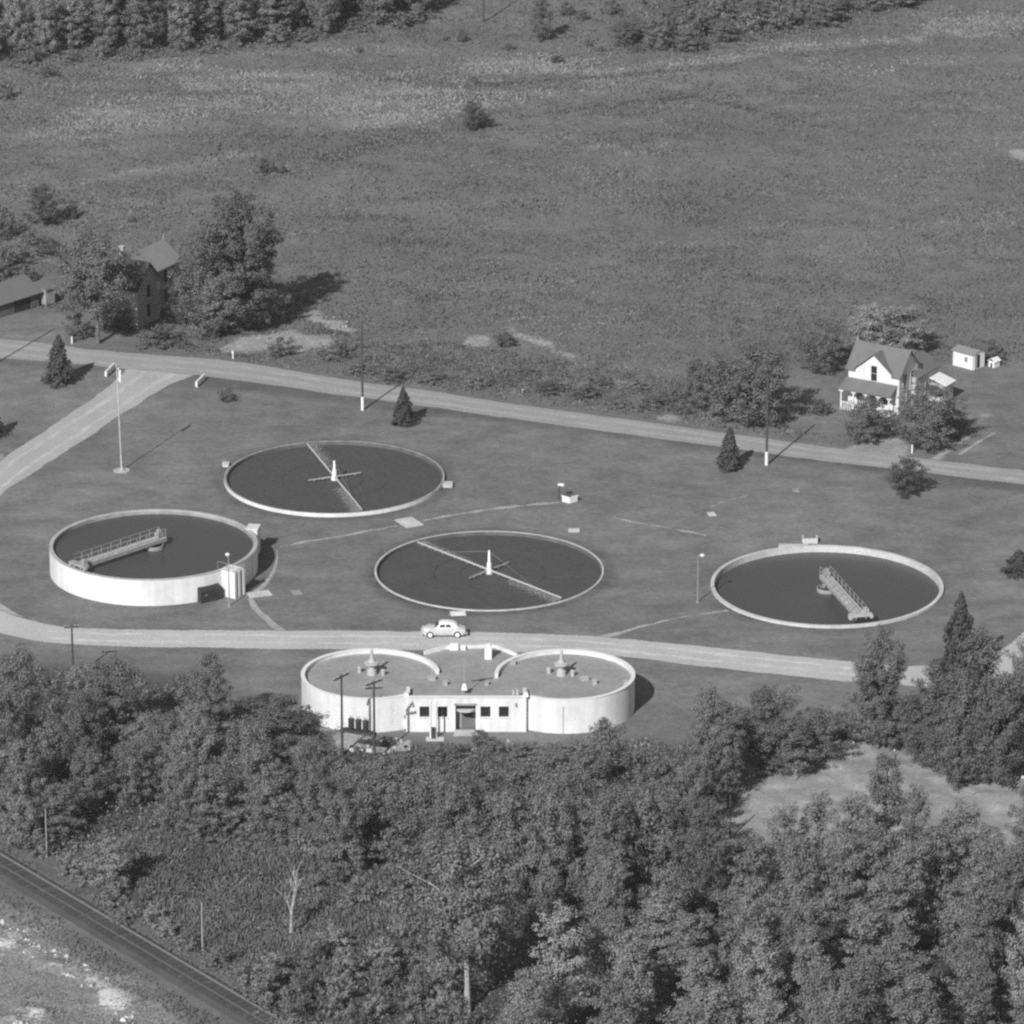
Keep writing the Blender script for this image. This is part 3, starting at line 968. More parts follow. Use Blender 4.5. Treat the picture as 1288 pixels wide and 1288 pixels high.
    MB().box((p.x, p.y, zd + 0.7), (0.75, 0.75, 1.4)).box((p.x, p.y, zd + 1.45), (0.95, 0.95, 0.12)).box((p.x, p.y, zd + 1.58), (0.5, 0.5, 0.15)).build('chimney', M['white'], t)
    p = P(571, 817, zd) - o
    MB().box((p.x, p.y, zd + 0.35), (0.9, 0.5, 0.7)).box((p.x + 1.0, p.y, zd + 0.25), (0.5, 0.4, 0.5)).build('roof_fan', M['white'], t)
    # mast
    p = P(584, 870, zt) - o
    ms = MB().box((p.x, p.y + 0.25, zf + 0.35), (0.62, 0.62, 0.62), 0, 0.55).build('mast_base', M['white'], t)
    MB().tube((p.x, p.y + 0.25, zf + 0.6), (p.x, p.y + 0.25, zf + 2.75), 0.045, n=6).build('mast', M['concrete'], ms)
    MB().box((p.x, p.y + 0.25, zf + 2.75), (2.3, 0.14, 0.16), R(20)).box((p.x, p.y + 0.25, zf + 2.66), (0.5, 0.4, 0.22), R(20)).build('vane', M['roof_deck'], ms)
    p = P(651, 874, zt) - o
    MB().tube((p.x - 0.4, p.y + 0.3, zf - 0.2), (p.x - 0.4, p.y + 0.3, zf + 0.35), 0.18, 0.1, 8).tube((p.x, p.y + 0.3, zf - 0.2), (p.x, p.y + 0.3, zf + 0.45), 0.2, 0.12, 8).build('siren', M['trim'], t)
    return t


digester()

# twin white pipes before the front wall
p = P(546, 930.5)
t = thing('vent_stand', 'two thin white upright pipes on a pale slab before the front wall', 'vent pipes', p)
MB().box((0.1, 0, 0.08), (1.9, 0.8, 0.16)).build('slab', M['pale_concrete'], t)
for u in (541.5, 548.5):
    q = P(u, 929.5) - p
    MB().tube((q.x, q.y, 0.1), (q.x, q.y, 4.1), 0.10, n=8).lathe([(0.15, 4.05), (0.15, 4.2), (0.04, 4.3)], 8, (q.x, q.y, 0)).build('pipe', M['white'], t)
MB().box((-0.08, 0, 0.75), (0.4, 0.2, 1.3)).build('meter_box', M['dark'], t)


# ------------------------------------------------------------------ poles and lamps
def utility_pole(u, v, vtop, label, arm=None, white_base=0.0, rad=0.15, lean=0.0, mm='wood', group=None):
    p = P(u, v)
    h = HZ(p, vtop)
    t = thing('utility_pole', label, 'pole', p, 0, group)
    MB().tube((0, 0, -0.3), (lean, 0, h), rad, rad * 0.68, 9).build('pole', M[mm], t, smooth=True)
    if white_base:
        MB().tube((0, 0, 0), (lean * white_base / h, 0, white_base), rad + 0.035, rad + 0.03, 9).build('painted_base', M['white'], t)
    for (ang, ln, dz) in arm or ():
        d = Vector((math.cos(ang), math.sin(ang), 0))
        a = MB().box((lean, 0, h - dz), (ln, 0.14, 0.16), ang)
        ao = a.build('crossarm', M[mm], t)
        for s in (-0.45, -0.22, 0.22, 0.45):
            MB().lathe([(0.05, h - dz + 0.08), (0.07, h - dz + 0.2), (0.03, h - dz + 0.27)], 6, (lean + d.x * ln * s, d.y * ln * s, 0)).build('insulator', M['concrete'], ao)
    return t


utility_pole(456, 516, 404, 'tall wooden pole with white painted foot beside the small dark conifer', None, 1.75, 0.15, mm='wood')
utility_pole(964, 585, 470, 'tall wooden pole with white painted foot opposite the white house', None, 1.7, 0.16, mm='wood')
utility_pole(-6, 458, 352, 'wooden roadside pole at the left edge casting its shadow over the road', None, 0, 0.15)
utility_pole(92, 852, 786, 'short dark pole with crossarm rising from the wood beside the lower drive', [(0.15, 1.6, 0.25)], 0, 0.14)
utility_pole(430.5, 950, 849, 'left pole of the pair carrying the three dark transformers', [(R(55), 2.6, 0.2)], 0, 0.15)
utility_pole(471, 956, 857, 'right pole of the pair carrying the three dark transformers', [(R(45), 2.3, 0.15), (R(10), 1.8, 0.75)], 0, 0.15)
utility_pole(608, 26, -60, 'dark distant pole standing alone in the far field at the top', None, 0, 0.16)
utility_pole(59, 1078, 1018, 'thin pale pole standing in brush above the railway at the left', None, 0, 0.10, mm='greypole')
utility_pole(255, 1200, 1135, 'thin grey pole standing in brush beside the railway below the meadow', None, 0, 0.12, mm='greypole')
utility_pole(918, 1055, 1000, 'thin dark pole at the left end of the bare clearing', None, 0, 0.11)

# transformer platform between the pair of poles
pa, pb = P(430.5, 950), P(471, 956)
mid = (pa + pb) / 2
ang = math.atan2(pb.y - pa.y, pb.x - pa.x)
ln = (pb - pa).length
t = thing('transformer_platform', 'dark timber platform spanning the pair of poles by the white wall', 'platform', mid, ang)
MB().box((0, 0.24, 2.85), (ln + 0.3, 0.14, 0.3)).box((0, -0.24, 2.85), (ln + 0.3, 0.14, 0.3)).build('beam', M['wood'], t)
pl = MB()
for k in range(12):
    pl.box((-ln / 2 + 0.3 + k * (ln - 0.6) / 11, 0, 3.03), (0.22, 0.8, 0.06))
pl.build('deck', M['wood'], t)
for k, x in enumerate((-0.75, 0.05, 0.85)):
    q = mid + Vector((math.cos(ang), math.sin(ang), 0)) * x
    tt = thing('transformer', ('leftmost', 'middle', 'rightmost')[k] + ' of three dark transformer cans on the platform between the poles', 'transformer', (q.x, q.y, 3.06), ang, 'transformers on the pole platform')
    MB().lathe([(0.30, 0), (0.32, 0.05), (0.32, 1.05), (0.35, 1.07), (0.35, 1.15), (0.2, 1.25)], 14).build('can', M['dark'], tt, smooth=True)
    for s in (-0.12, 0.12):
        MB().lathe([(0.06, 1.2), (0.08, 1.3), (0.05, 1.4), (0.07, 1.45), (0.03, 1.55)], 6, (s, 0, 0)).build('bushing', M['old_concrete'], tt)
    MB().box((0, -0.34, 0.5), (0.08, 0.1, 0.9)).build('cooling_fin', M['dark'], tt)

# flagpole
p = P(153, 592)
h = HZ(p, 460)
t = thing('flagpole', 'tall pale flagpole with a limp white flag standing on the lawn', 'flagpole', p)
MB().lathe([(1.0, 0), (1.0, 0.07), (0.3, 0.10), (0.3, 0.3), (0.12, 0.35)], 16).build('base', M['concrete'], t)
MB().tube((0, 0, 0.2), (-0.30, 0, h), 0.085, 0.05, 8).build('pole', M['pale_concrete'], t)
MB().lathe([(0.02, 0), (0.11, 0.07), (0.11, 0.14), (0.02, 0.2)], 10, (-0.30, 0, h)).build('finial', M['trim'], t)
fl = MB()
n, k = 8, 6
for i in range(n + 1):
    for j in range(k + 1):
        s, q = i / n, j / k
        fl.v.append((-0.29 + 0.10 + s * 0.34 + 0.10 * math.sin(s * 9 + q * 2), 0.15 * math.sin(s * 11 + q * 3) * s, h - 0.15 - q * 1.55 - s * 0.55))
fl.f = [(i * (k + 1) + j, (i + 1) * (k + 1) + j, (i + 1) * (k + 1) + j + 1, i * (k + 1) + j + 1) for i in range(n) for j in range(k)]
fl.build('flag', M['cloth'], t, smooth=True)


def lamp(u, v, vtop, label, dx):
    p = P(u, v)
    h = HZ(p, vtop)
    t = thing('lamp_post', label, 'lamp', p, 0, 'slim lamp posts by the tanks')
    MB().tube((0, 0, -0.1), (0, 0, h), 0.075, 0.05, 8).lathe([(0.18, 0), (0.18, 0.12), (0.08, 0.16)], 10).build('pole', M['greypole'], t)
    MB().tube((0, 0, h - 0.05), (dx, 0, h + 0.05), 0.035, n=6).build('arm', M['greypole'], t)
    MB().lathe([(0.05, h + 0.15), (0.26, h + 0.02), (0.26, h - 0.06), (0.17, h - 0.2), (0.04, h - 0.26)], 12, (dx, 0, 0)).build('lamp_head', M['white'], t)


lamp(877.5, 758, 698, 'slim grey lamp post left of the sunken tank', 0.45)
lamp(288.5, 763, 697, 'slim grey lamp post against the white inlet box of the raised tank', -0.1)

# pit with lamp on the lawn between the tanks
p = P(716, 631)
t = thing('sampling_pit', 'small white walled pit with a lamp, on the lawn above the middle filter', 'pit', p)
t.scale = (1.3, 1.3, 1.3)
MB().wall((-0.75, 0.1), (0.05, -0.5), 0, 0.55, 0.16).wall((0.05, -0.5), (0.85, 0.15), 0, 0.55, 0.16).build('front_wall', M['white'], t)
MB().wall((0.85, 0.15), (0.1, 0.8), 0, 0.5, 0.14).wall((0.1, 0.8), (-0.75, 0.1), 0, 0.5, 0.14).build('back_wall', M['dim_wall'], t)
MB().box((0.05, 0.15, 0.15), (0.7, 0.6, 0.2), 0.7).build('cover', M['dark'], t)
MB().tube((-0.95, 0.6, 0), (-0.85, 0.6, 1.35), 0.05, n=6).build('post', M['dark'], t)
MB().box((-0.72, 0.6, 1.42), (0.55, 0.3, 0.16), -0.3).build('lamp_shade', M['white'], t)


# white culvert guards at the drive mouth
def guard(u0, v0, u1, v1, label):
    a, b = P(u0, v0), P(u1, v1)
    t = thing('culvert_guard', label, 'guard rail', a, math.atan2(b.y - a.y, b.x - a.x), 'white guards at the drive mouth')
    ln = (b - a).length
    MB().box((ln / 2, 0, 0.5), (ln, 0.24, 0.62)).build('rail', M['white'], t)
    for s in (0.1, 0.5, 0.9):
        MB().box((ln * s, 0, 0.25), (0.25, 0.26, 0.9)).build('post', M['white'], t)


guard(133, 475, 144, 464, 'low white guard left of the drive mouth, beside the flag')
guard(247, 488, 257, 478, 'low white guard right of the drive mouth, beside a dark bush')


def marker(u, v, h, label, mailbox=False):
    t = thing('marker_post', label, 'post', P(u, v))
    MB().box((0, 0, h / 2), (0.16, 0.16, h), 0, 0.8).build('post', M['white'], t)
    if mailbox:
        MB().box((0, -0.12, h + 0.12), (0.24, 0.5, 0.26)).build('mailbox', M['white'], t)


marker(90.5, 432, 0.95, 'white post by the road in front of the round bush')
marker(293, 451, 0.75, 'white box post by the road below the pale bare soil', True)
marker(1147, 570, 1.1, 'white post by the road below the white house trees')
marker(657, 494, 0.5, 'tiny white post in the weeds above the main road')
marker(232, 0, 0.4, 'tiny white post at the far tree line') if False else None


# ------------------------------------------------------------------ houses
def gable_roof(mb, L_, W_, ze, zr, oh, th=0.14, y0=0.0):
    """ridge along x from -oh to L_+oh; span in y from y0-oh to y0+W_+oh"""
    k = (zr - ze) / (W_ / 2)
    for s in (-1, 1):
        yc = y0 + W_ / 2
        yo = yc + s * (W_ / 2 + oh)
        zo = ze - k * oh
        prof = [(yc, zr), (yo, zo), (yo, zo + th), (yc, zr + th)] if s < 0 else [(yo, zo), (yc, zr), (yc, zr + th), (yo, zo + th)]
        mb.vprism(prof, -oh, L_ + oh)


def window(t, x, y, z0, w, h, rz, m_frame='trim'):
    """window in a wall; y is the outer face, looking along -y of the rotated frame"""
    f = bpy.data.objects.new('window', None)
    fr = MB()
    for s in (-1, 1):
        fr.box((s * (w / 2 + 0.04), -0.03, h / 2), (0.1, 0.08, h + 0.2))
        fr.box((0, -0.03, h / 2 + s * (h / 2 + 0.05)), (w, 0.08, 0.1))
    fr.box((0, -0.02, h / 2), (w, 0.05, 0.06))
    f = fr.build('window', M[m_frame], t, (x, y, z0))
    f.rotation_euler.z = rz
    MB().box((0, 0.0, h / 2), (w, 0.03, h)).build('pane', M['glass'], f)
    return f


# white house on the right: x along the front, y away from the camera
pL, pR = P(1066.5, 509.5), P(1130, 521.5)
rz = math.atan2(pR.y - pL.y, pR.x - pL.x)
Lh = (pR - pL).length
Wh, ze, zr = 4.9, 5.0, 7.5
t = thing('white_house', 'two storey white house with grey gable roof and front porch', 'house', pL, rz)
hm = MB()
hm.wall((0, 0), (Lh, 0), 0, ze, 0.2, [(Lh / 2 - 0.42, Lh / 2 + 0.42, 3.7, ze), (1.2, 2.1, 0.9, 2.3), (4.6, 5.5, 0.9, 2.3), (3.1, 4.0, 0.1, 2.2)])
hm.wall((Lh, 0.2), (Lh, Wh - 0.2), 0, ze, 0.2)
hm.wall((Lh, Wh), (0, Wh), 0, ze, 0.2)
hm.wall((0, Wh - 0.2), (0, 0.2), 0, ze, 0.2)
for x in (0.0, Lh - 0.2):
    hm.vprism([(0.0, ze), (Wh, ze), (Wh / 2, zr)], x, x + 0.2)
gx0, gx1, gz = Lh / 2 - 2.45, Lh / 2 + 2.45, 7.0
# front gable wall, window slot kept open
k_ = (gz - ze) / 2.45
hm.add([(gx0, 0, ze), (Lh / 2 - 0.42, 0, ze), (Lh / 2 - 0.42, 0, ze + k_ * 2.03), (gx0, 0.2, ze), (Lh / 2 - 0.42, 0.2, ze), (Lh / 2 - 0.42, 0.2, ze + k_ * 2.03)],
       [(0, 1, 2), (5, 4, 3), (1, 4, 5, 2), (0, 2, 5, 3), (0, 3, 4, 1)])
hm.add([(gx1, 0, ze), (Lh / 2 + 0.42, 0, ze), (Lh / 2 + 0.42, 0, ze + k_ * 2.03), (gx1, 0.2, ze), (Lh / 2 + 0.42, 0.2, ze), (Lh / 2 + 0.42, 0.2, ze + k_ * 2.03)],
       [(2, 1, 0), (3, 4, 5), (2, 5, 4, 1), (3, 5, 2, 0), (1, 4, 3, 0)])
hm.vprism([(0, 5.65), (0.2, 5.65), (0.2, ze + k_ * 2.03), (0, ze + k_ * 2.03)], Lh / 2 - 0.42, Lh / 2 + 0.42)
hm.add([(Lh / 2 - 0.42, 0, ze + k_ * 2.03), (Lh / 2 + 0.42, 0, ze + k_ * 2.03), (Lh / 2, 0, gz), (Lh / 2 - 0.42, 0.2, ze + k_ * 2.03), (Lh / 2 + 0.42, 0.2, ze + k_ * 2.03), (Lh / 2, 0.2, gz)],
       [(0, 1, 2), (5, 4, 3), (1, 4, 5, 2), (2, 5, 3, 0)])
hm.build('wall', M['white_wall'], t)
rf = MB()
kk = (zr - ze) / (Wh / 2)
def slope(x0, x1, ya, za, yb, zb, th=0.14):
    prof = [(ya, za), (yb, zb), (yb, zb + th), (ya, za + th)]
    rf.vprism(prof, x0, x1)
slope(-0.32, Lh + 0.32, Wh / 2, zr, Wh + 0.32, ze - kk * 0.32)
slope(-0.32, Lh / 2 - 2.5, -0.32, ze - kk * 0.32, Wh / 2, zr)
slope(Lh / 2 + 2.5, Lh + 0.32, -0.32, ze - kk * 0.32, Wh / 2, zr)
slope(Lh / 2 - 2.5, Lh / 2 + 2.5, 0.21, ze + kk * 0.21, Wh / 2, zr)
# front cross gable: two planes running back into the main roof
zt_ = gz + 0.12
for s in (-1, 1):
    xe = Lh / 2 + s * 2.75
    zl = ze - 0.30 + 0.12
    ybk_r = (gz - ze) / ((zr - ze) / (Wh / 2))
    a0_, a1_, b0_, b1_ = (Lh / 2, -0.32, zt_), (xe, -0.32, zl), (xe, 0.0, zl), (Lh / 2, ybk_r + 0.1, zt_)
    up = 0.10
    vs = [a0_, a1_, b0_, b1_] + [(q[0], q[1], q[2] + up) for q in (a0_, a1_, b0_, b1_)]
    fs = [(0, 1, 2, 3), (7, 6, 5, 4), (0, 4, 5, 1), (1, 5, 6, 2), (2, 6, 7, 3), (3, 7, 4, 0)]
    rf.add(vs, fs if s > 0 else [tuple(reversed(f)) for f in fs])
ro = rf.build('roof', M['shingle'], t)
MB().box((-0.1, Wh / 2, zr + 0.35), (0.1, 0.1, 0.6)).build('finial', M['trim'], ro)
window(t, Lh / 2, 0.10, 3.72, 0.80, 1.9, 0)
window(t, 1.65, 0.10, 0.92, 0.85, 1.35, 0)
window(t, 5.05, 0.10, 0.92, 0.85, 1.35, 0)
MB().box((3.55, 0.10, 1.15), (0.88, 0.08, 2.05)).build('door', M['door'], t)
for y, z in ((1.4, 3.2), (3.4, 3.2), (2.4, 0.9)):
    window(t, Lh + 0.02, y, z, 0.8, 1.5, R(90))
# porch
pr = MB()
pr.add([(-0.3, 0.0, 3.55), (Lh - 0.2, 0.0, 3.55), (Lh - 0.2, -1.9, 2.55), (-0.3, -1.9, 2.55)] + [(-0.3, 0.0, 3.67), (Lh - 0.2, 0.0, 3.67), (Lh - 0.2, -1.9, 2.67), (-0.3, -1.9, 2.67)],
       [(0, 1, 2, 3), (7, 6, 5, 4), (0, 4, 5, 1), (1, 5, 6, 2), (2, 6, 7, 3), (3, 7, 4, 0)])
pr.build('porch_roof', M['shingle'], t)
for x in (-0.05, 1.65, 3.35, 5.05, Lh - 0.45):
    MB().box((x, -1.72, 1.4), (0.15, 0.15, 2.3)).box((x, -1.72, 2.42), (0.6, 0.1, 0.22), 0, 1.2).build('porch_post', M['white'], t)
MB().box((Lh / 2 - 0.2, -0.95, 0.15), (Lh, 1.85, 0.3)).build('porch_floor', M['old_concrete'], t)
rl = MB()
for x in np.arange(0.1, Lh - 0.5, 0.28):
    rl.box((x, -1.78, 0.65), (0.08, 0.06, 0.7))
rl.box((Lh / 2 - 0.25, -1.78, 1.02), (Lh - 0.5, 0.09, 0.08))
rl.build('porch_rail', M['white'], t)
# rear wing
wg = MB()
wx0, wx1, wy1 = Lh - 4.0, Lh + 0.7, Wh + 4.2
wg.wall((wx0, Wh), (wx0, wy1), 0, 3.6, 0.2) if False else None
wg.wall((wx1, Wh - 1.6), (wx1, wy1), 0, 3.9, 0.2, [(2.2, 3.1, 1.2, 2.7)])
wg.wall((wx1, wy1), (wx0, wy1), 0, 3.9, 0.2)
wg.wall((wx0, wy1), (wx0, Wh), 0, 3.9, 0.2)
wg.wall((Lh, Wh - 1.6), (wx1, Wh - 1.6), 0, 3.9, 0.2)
wg.build('wing_wall', M['trim'], t)
wr = MB()
xc, hw = (wx0 + wx1) / 2, (wx1 - wx0) / 2 + 0.25
for s in (-1, 1):
    vs = [(xc, Wh - 1.7, 5.3), (xc + s * hw, Wh - 1.7, 3.8), (xc + s * hw, wy1 + 0.25, 3.8), (xc, wy1 + 0.25, 5.3)]
    vs += [(q[0], q[1], q[2] + 0.12) for q in vs]
    fs = [(0, 1, 2, 3), (7, 6, 5, 4), (0, 4, 5, 1), (1, 5, 6, 2), (2, 6, 7, 3), (3, 7, 4, 0)]
    wr.add(vs, fs)
wr.build('wing_roof', M['shingle'], t)
window(t, wx1 + 0.02, Wh + 1.1, 1.2, 0.85, 1.5, R(90))
lt = MB()
lt.box((wx1 + 1.1, wy1 - 1.3, 1.15), (2.2, 2.2, 2.3))
lt.build('lean_to', M['trim'], t)
MB().add([(wx1, wy1 - 2.6, 3.0), (wx1 + 2.5, wy1 - 2.6, 2.3), (wx1 + 2.5, wy1, 2.3), (wx1, wy1, 3.0), (wx1, wy1 - 2.6, 3.12), (wx1 + 2.5, wy1 - 2.6, 2.42), (wx1 + 2.5, wy1, 2.42), (wx1, wy1, 3.12)],
         [(0, 1, 2, 3), (7, 6, 5, 4), (0, 4, 5, 1), (1, 5, 6, 2), (2, 6, 7, 3), (3, 7, 4, 0)]).build('lean_to_roof', M['white'], t)

# shed right of the house
pL, pR = P(1198, 459), P(1224, 466)
rz = math.atan2(pR.y - pL.y, pR.x - pL.x)
Ls = (pR - pL).length
Ws = 2.3
t = thing('garden_shed', 'small white shed with grey roof on the grass behind the white house', 'shed', pL, rz)
sh = MB()
sh.wall((0, 0), (Ls, 0), 0, 1.95, 0.1).wall((Ls, 0), (Ls, Ws), 0, 1.95, 0.1, [(0.7, 1.4, 0.05, 1.8)]).wall((Ls, Ws), (0, Ws), 0, 1.95, 0.1).wall((0, Ws), (0, 0), 0, 1.95, 0.1)
for x in (0.0, Ls - 0.1):
    sh.vprism([(0.0, 1.95), (Ws, 1.95), (Ws / 2, 2.32)], x, x + 0.1)
sh.build('wall', M['white'], t)
sr = MB()
gable_roof(sr, Ls, Ws, 1.97, 2.34, 0.15, 0.07)
sr.build('roof', M['pale_shingle'], t)
window(t, Ls * 0.66, -0.01, 0.95, 0.45, 0.55, 0, 'white')
MB().box((Ls - 0.05, 1.05, 0.95), (0.06, 0.68, 1.7)).build('door', M['void'], t)
MB().box((Ls + 0.1, 0.1, 1.0), (0.1, 0.1, 1.9)).build('corner_post', M['white'], t)
p = P(1243, 461)
t = thing('dog_kennel', 'small white hut with dark doorway beside the white shed', 'kennel', p, rz)
kb = MB().wall((0, 0), (1.0, 0), 0, 0.8, 0.08, [(0.3, 0.65, 0.0, 0.55)]).wall((1.0, 0), (1.0, 1.1), 0, 0.8, 0.08).wall((1.0, 1.1), (0, 1.1), 0, 0.8, 0.08).wall((0, 1.1), (0, 0), 0, 0.8, 0.08)
kb.build('wall', M['white'], t)
kr = MB()
for s in (-1, 1):
    vs = [(0.5, -0.1, 1.15), (0.5 + s * 0.62, -0.1, 0.75), (0.5 + s * 0.62, 1.2, 0.75), (0.5, 1.2, 1.15)]
    vs += [(q[0], q[1], q[2] + 0.06) for q in vs]
    kr.add(vs, [(0, 1, 2, 3), (7, 6, 5, 4), (0, 4, 5, 1), (1, 5, 6, 2), (2, 6, 7, 3), (3, 7, 4, 0)])
kr.build('roof', M['white'], t)

# dark brick house among the trees, left: y is the long axis leading away up the picture
pw = P(173.5, 414)
t = thing('brick_house', 'tall dim brick house with pale roof half hidden between big trees', 'house', pw, R(61))
Ww, Dw, we, wr_ = 5.4, 4.6, 5.3, 8.1
wm = MB()
wm.wall((Ww, 0.25), (Ww, Dw), 0, we, 0.25) if False else None
wm.wall((0, 0), (Ww, 0), 0, we, 0.25, [(2.3, 3.1, 1.0, 2.7), (2.3, 3.1, 3.6, 5.2)])
wm.wall((Ww, 0.25), (Ww, Dw), 0, we, 0.25).wall((0, Dw), (0, 0.25), 0, we, 0.25)
wm.vprism([(0, 0), (0, 0), (0, 0)], 0, 0.001) if False else None
wm.add([(0, 0, we), (Ww, 0, we), (Ww / 2, 0, wr_), (0, 0.25, we), (Ww, 0.25, we), (Ww / 2, 0.25, wr_)], [(0, 1, 2), (5, 4, 3), (1, 4, 5, 2), (2, 5, 3, 0)])
wm.build('wing_wall', M['brick'], t)
window(t, 2.7, 0.1, 1.05, 0.76, 1.6, 0, 'dark')
window(t, 2.7, 0.1, 3.65, 0.76, 1.5, 0, 'dark')
wr = MB()
for s_1 in (-1, 1):
    vs = [(Ww / 2, -0.3, wr_ + 0.05), (Ww / 2 + s_1 * (Ww / 2 + 0.35), -0.3, we - 0.30), (Ww / 2 + s_1 * (Ww / 2 + 0.35), Dw, we - 0.30), (Ww / 2, Dw, wr_ + 0.05)]
    vs += [(q[0], q[1], q[2] + 0.14) for q in vs]
    wr.add(vs, [(0, 1, 2, 3), (7, 6, 5, 4), (0, 4, 5, 1), (1, 5, 6, 2), (2, 6, 7, 3), (3, 7, 4, 0)])
wr.build('wing_roof', M['dark'], t)
mw = MB()
mx0, mx1, my0, my1, me_, mr2 = 2.9, 12.3, 1.3, 6.5, 5.9, 8.0
mw.wall((Ww, my0), (mx1, my0), 0, me_, 0.25, [(3.0, 3.8, 1.0, 2.8), (3.0, 3.8, 3.7, 5.3)]).wall((mx1, my0 + 0.25), (mx1, my1), 0, me_, 0.25)
mw.wall((mx1, my1), (mx0, my1), 0, me_, 0.25).wall((mx0, my1), (mx0, Dw), 0, me_, 0.25)
for x in (mx0, mx1 - 0.25):
    mw.vprism([(my0, me_), (my1, me_), ((my0 + my1) / 2, mr2)], x, x + 0.25)
mw.build('main_wall', M['brick'], t)
window(t, Ww + 3.4, my0 + 0.1, 1.05, 0.76, 1.7, 0, 'dark')
window(t, Ww + 3.4, my0 + 0.1, 3.75, 0.76, 1.5, 0, 'dark')
mr_ = MB()
mk, mc = (mr2 - me_) / ((my1 - my0) / 2), (my0 + my1) / 2
for s_1 in (-1, 1):
    yo = mc + s_1 * ((my1 - my0) / 2 + 0.35)
    vs = [(mx0 - 0.3, mc, mr2 + 0.04), (mx0 - 0.3, yo, me_ - mk * 0.35 + 0.04), (mx1 + 0.3, yo, me_ - mk * 0.35 + 0.04), (mx1 + 0.3, mc, mr2 + 0.04)]
    vs += [(q[0], q[1], q[2] + 0.14) for q in vs]
    mr_.add(vs, [(0, 1, 2, 3), (7, 6, 5, 4), (0, 4, 5, 1), (1, 5, 6, 2), (2, 6, 7, 3), (3, 7, 4, 0)])
mo = mr_.build('main_roof', M['pale_shingle'], t)
MB().box((4.3, mc + 1.0, mr2 + 0.2), (0.55, 0.55, 1.9)).box((4.3, mc + 1.0, mr2 + 1.2), (0.7, 0.7, 0.14)).build('chimney', M['concrete'], mo)
MB().tube((mx1 + 0.2, mc, mr2 + 0.1), (mx1 + 0.2, mc, mr2 + 0.8), 0.08, 0.03, 6).build('finial', M['trim'], mo)

# low barn at the left edge
pa, pb = P(-38, 412), P(50, 384)
rz = math.atan2(pb.y - pa.y, pb.x - pa.x)
Lb = (pb - pa).length
Wb = 6.0
t = thing('low_barn', 'long low barn with grey roof at the left edge by the road', 'barn', pa, rz)
bb = MB()
bb.wall((0, 0), (Lb, 0), 0, 1.9, 0.2, [(2.5, 4.5, 0, 1.7), (8.0, 11.0, 0, 1.7)]).wall((Lb, 0), (Lb, Wb), 0, 1.9, 0.2).wall((Lb, Wb), (0, Wb), 0, 1.9, 0.2).wall((0, Wb), (0, 0), 0, 1.9, 0.2)
for x in (0.0, Lb - 0.2):
    bb.vprism([(0.0, 1.9), (Wb, 1.9), (Wb / 2, 3.3)], x, x + 0.2)
bb.build('wall', M['barnwood'], t)
br = MB()
gable_roof(br, Lb, Wb, 1.95, 3.4, 0.4, 0.1)
br.build('roof', M['shingle'], t)
MB().box((3.5, 0.12, 0.85), (1.9, 0.08, 1.68)).build('door', M['void'], t)
MB().box((9.5, 0.12, 0.85), (2.9, 0.08, 1.68)).build('door', M['void'], t)
p = P(58, 384)
t = thing('outhouse', 'small grey lean-to outhouse at the right end of the low barn', 'outhouse', p, rz)
MB().box((0.8, 0.9, 1.0), (1.6, 1.8, 2.0)).build('wall', M['old_concrete'], t)
MB().add([(-0.2, -0.2, 2.05), (1.8, -0.2, 2.05), (1.8, 2.0, 2.7), (-0.2, 2.0, 2.7), (-0.2, -0.2, 2.13), (1.8, -0.2, 2.13), (1.8, 2.0, 2.78), (-0.2, 2.0, 2.78)],
         [(3, 2, 1, 0), (4, 5, 6, 7), (0, 1, 5, 4), (1, 2, 6, 5), (2, 3, 7, 6), (3, 0, 4, 7)]).build('roof', M['shingle'], t)
MB().box((1.62, 0.9, 0.85), (0.05, 0.8, 1.6)).build('door', M['void'], t)


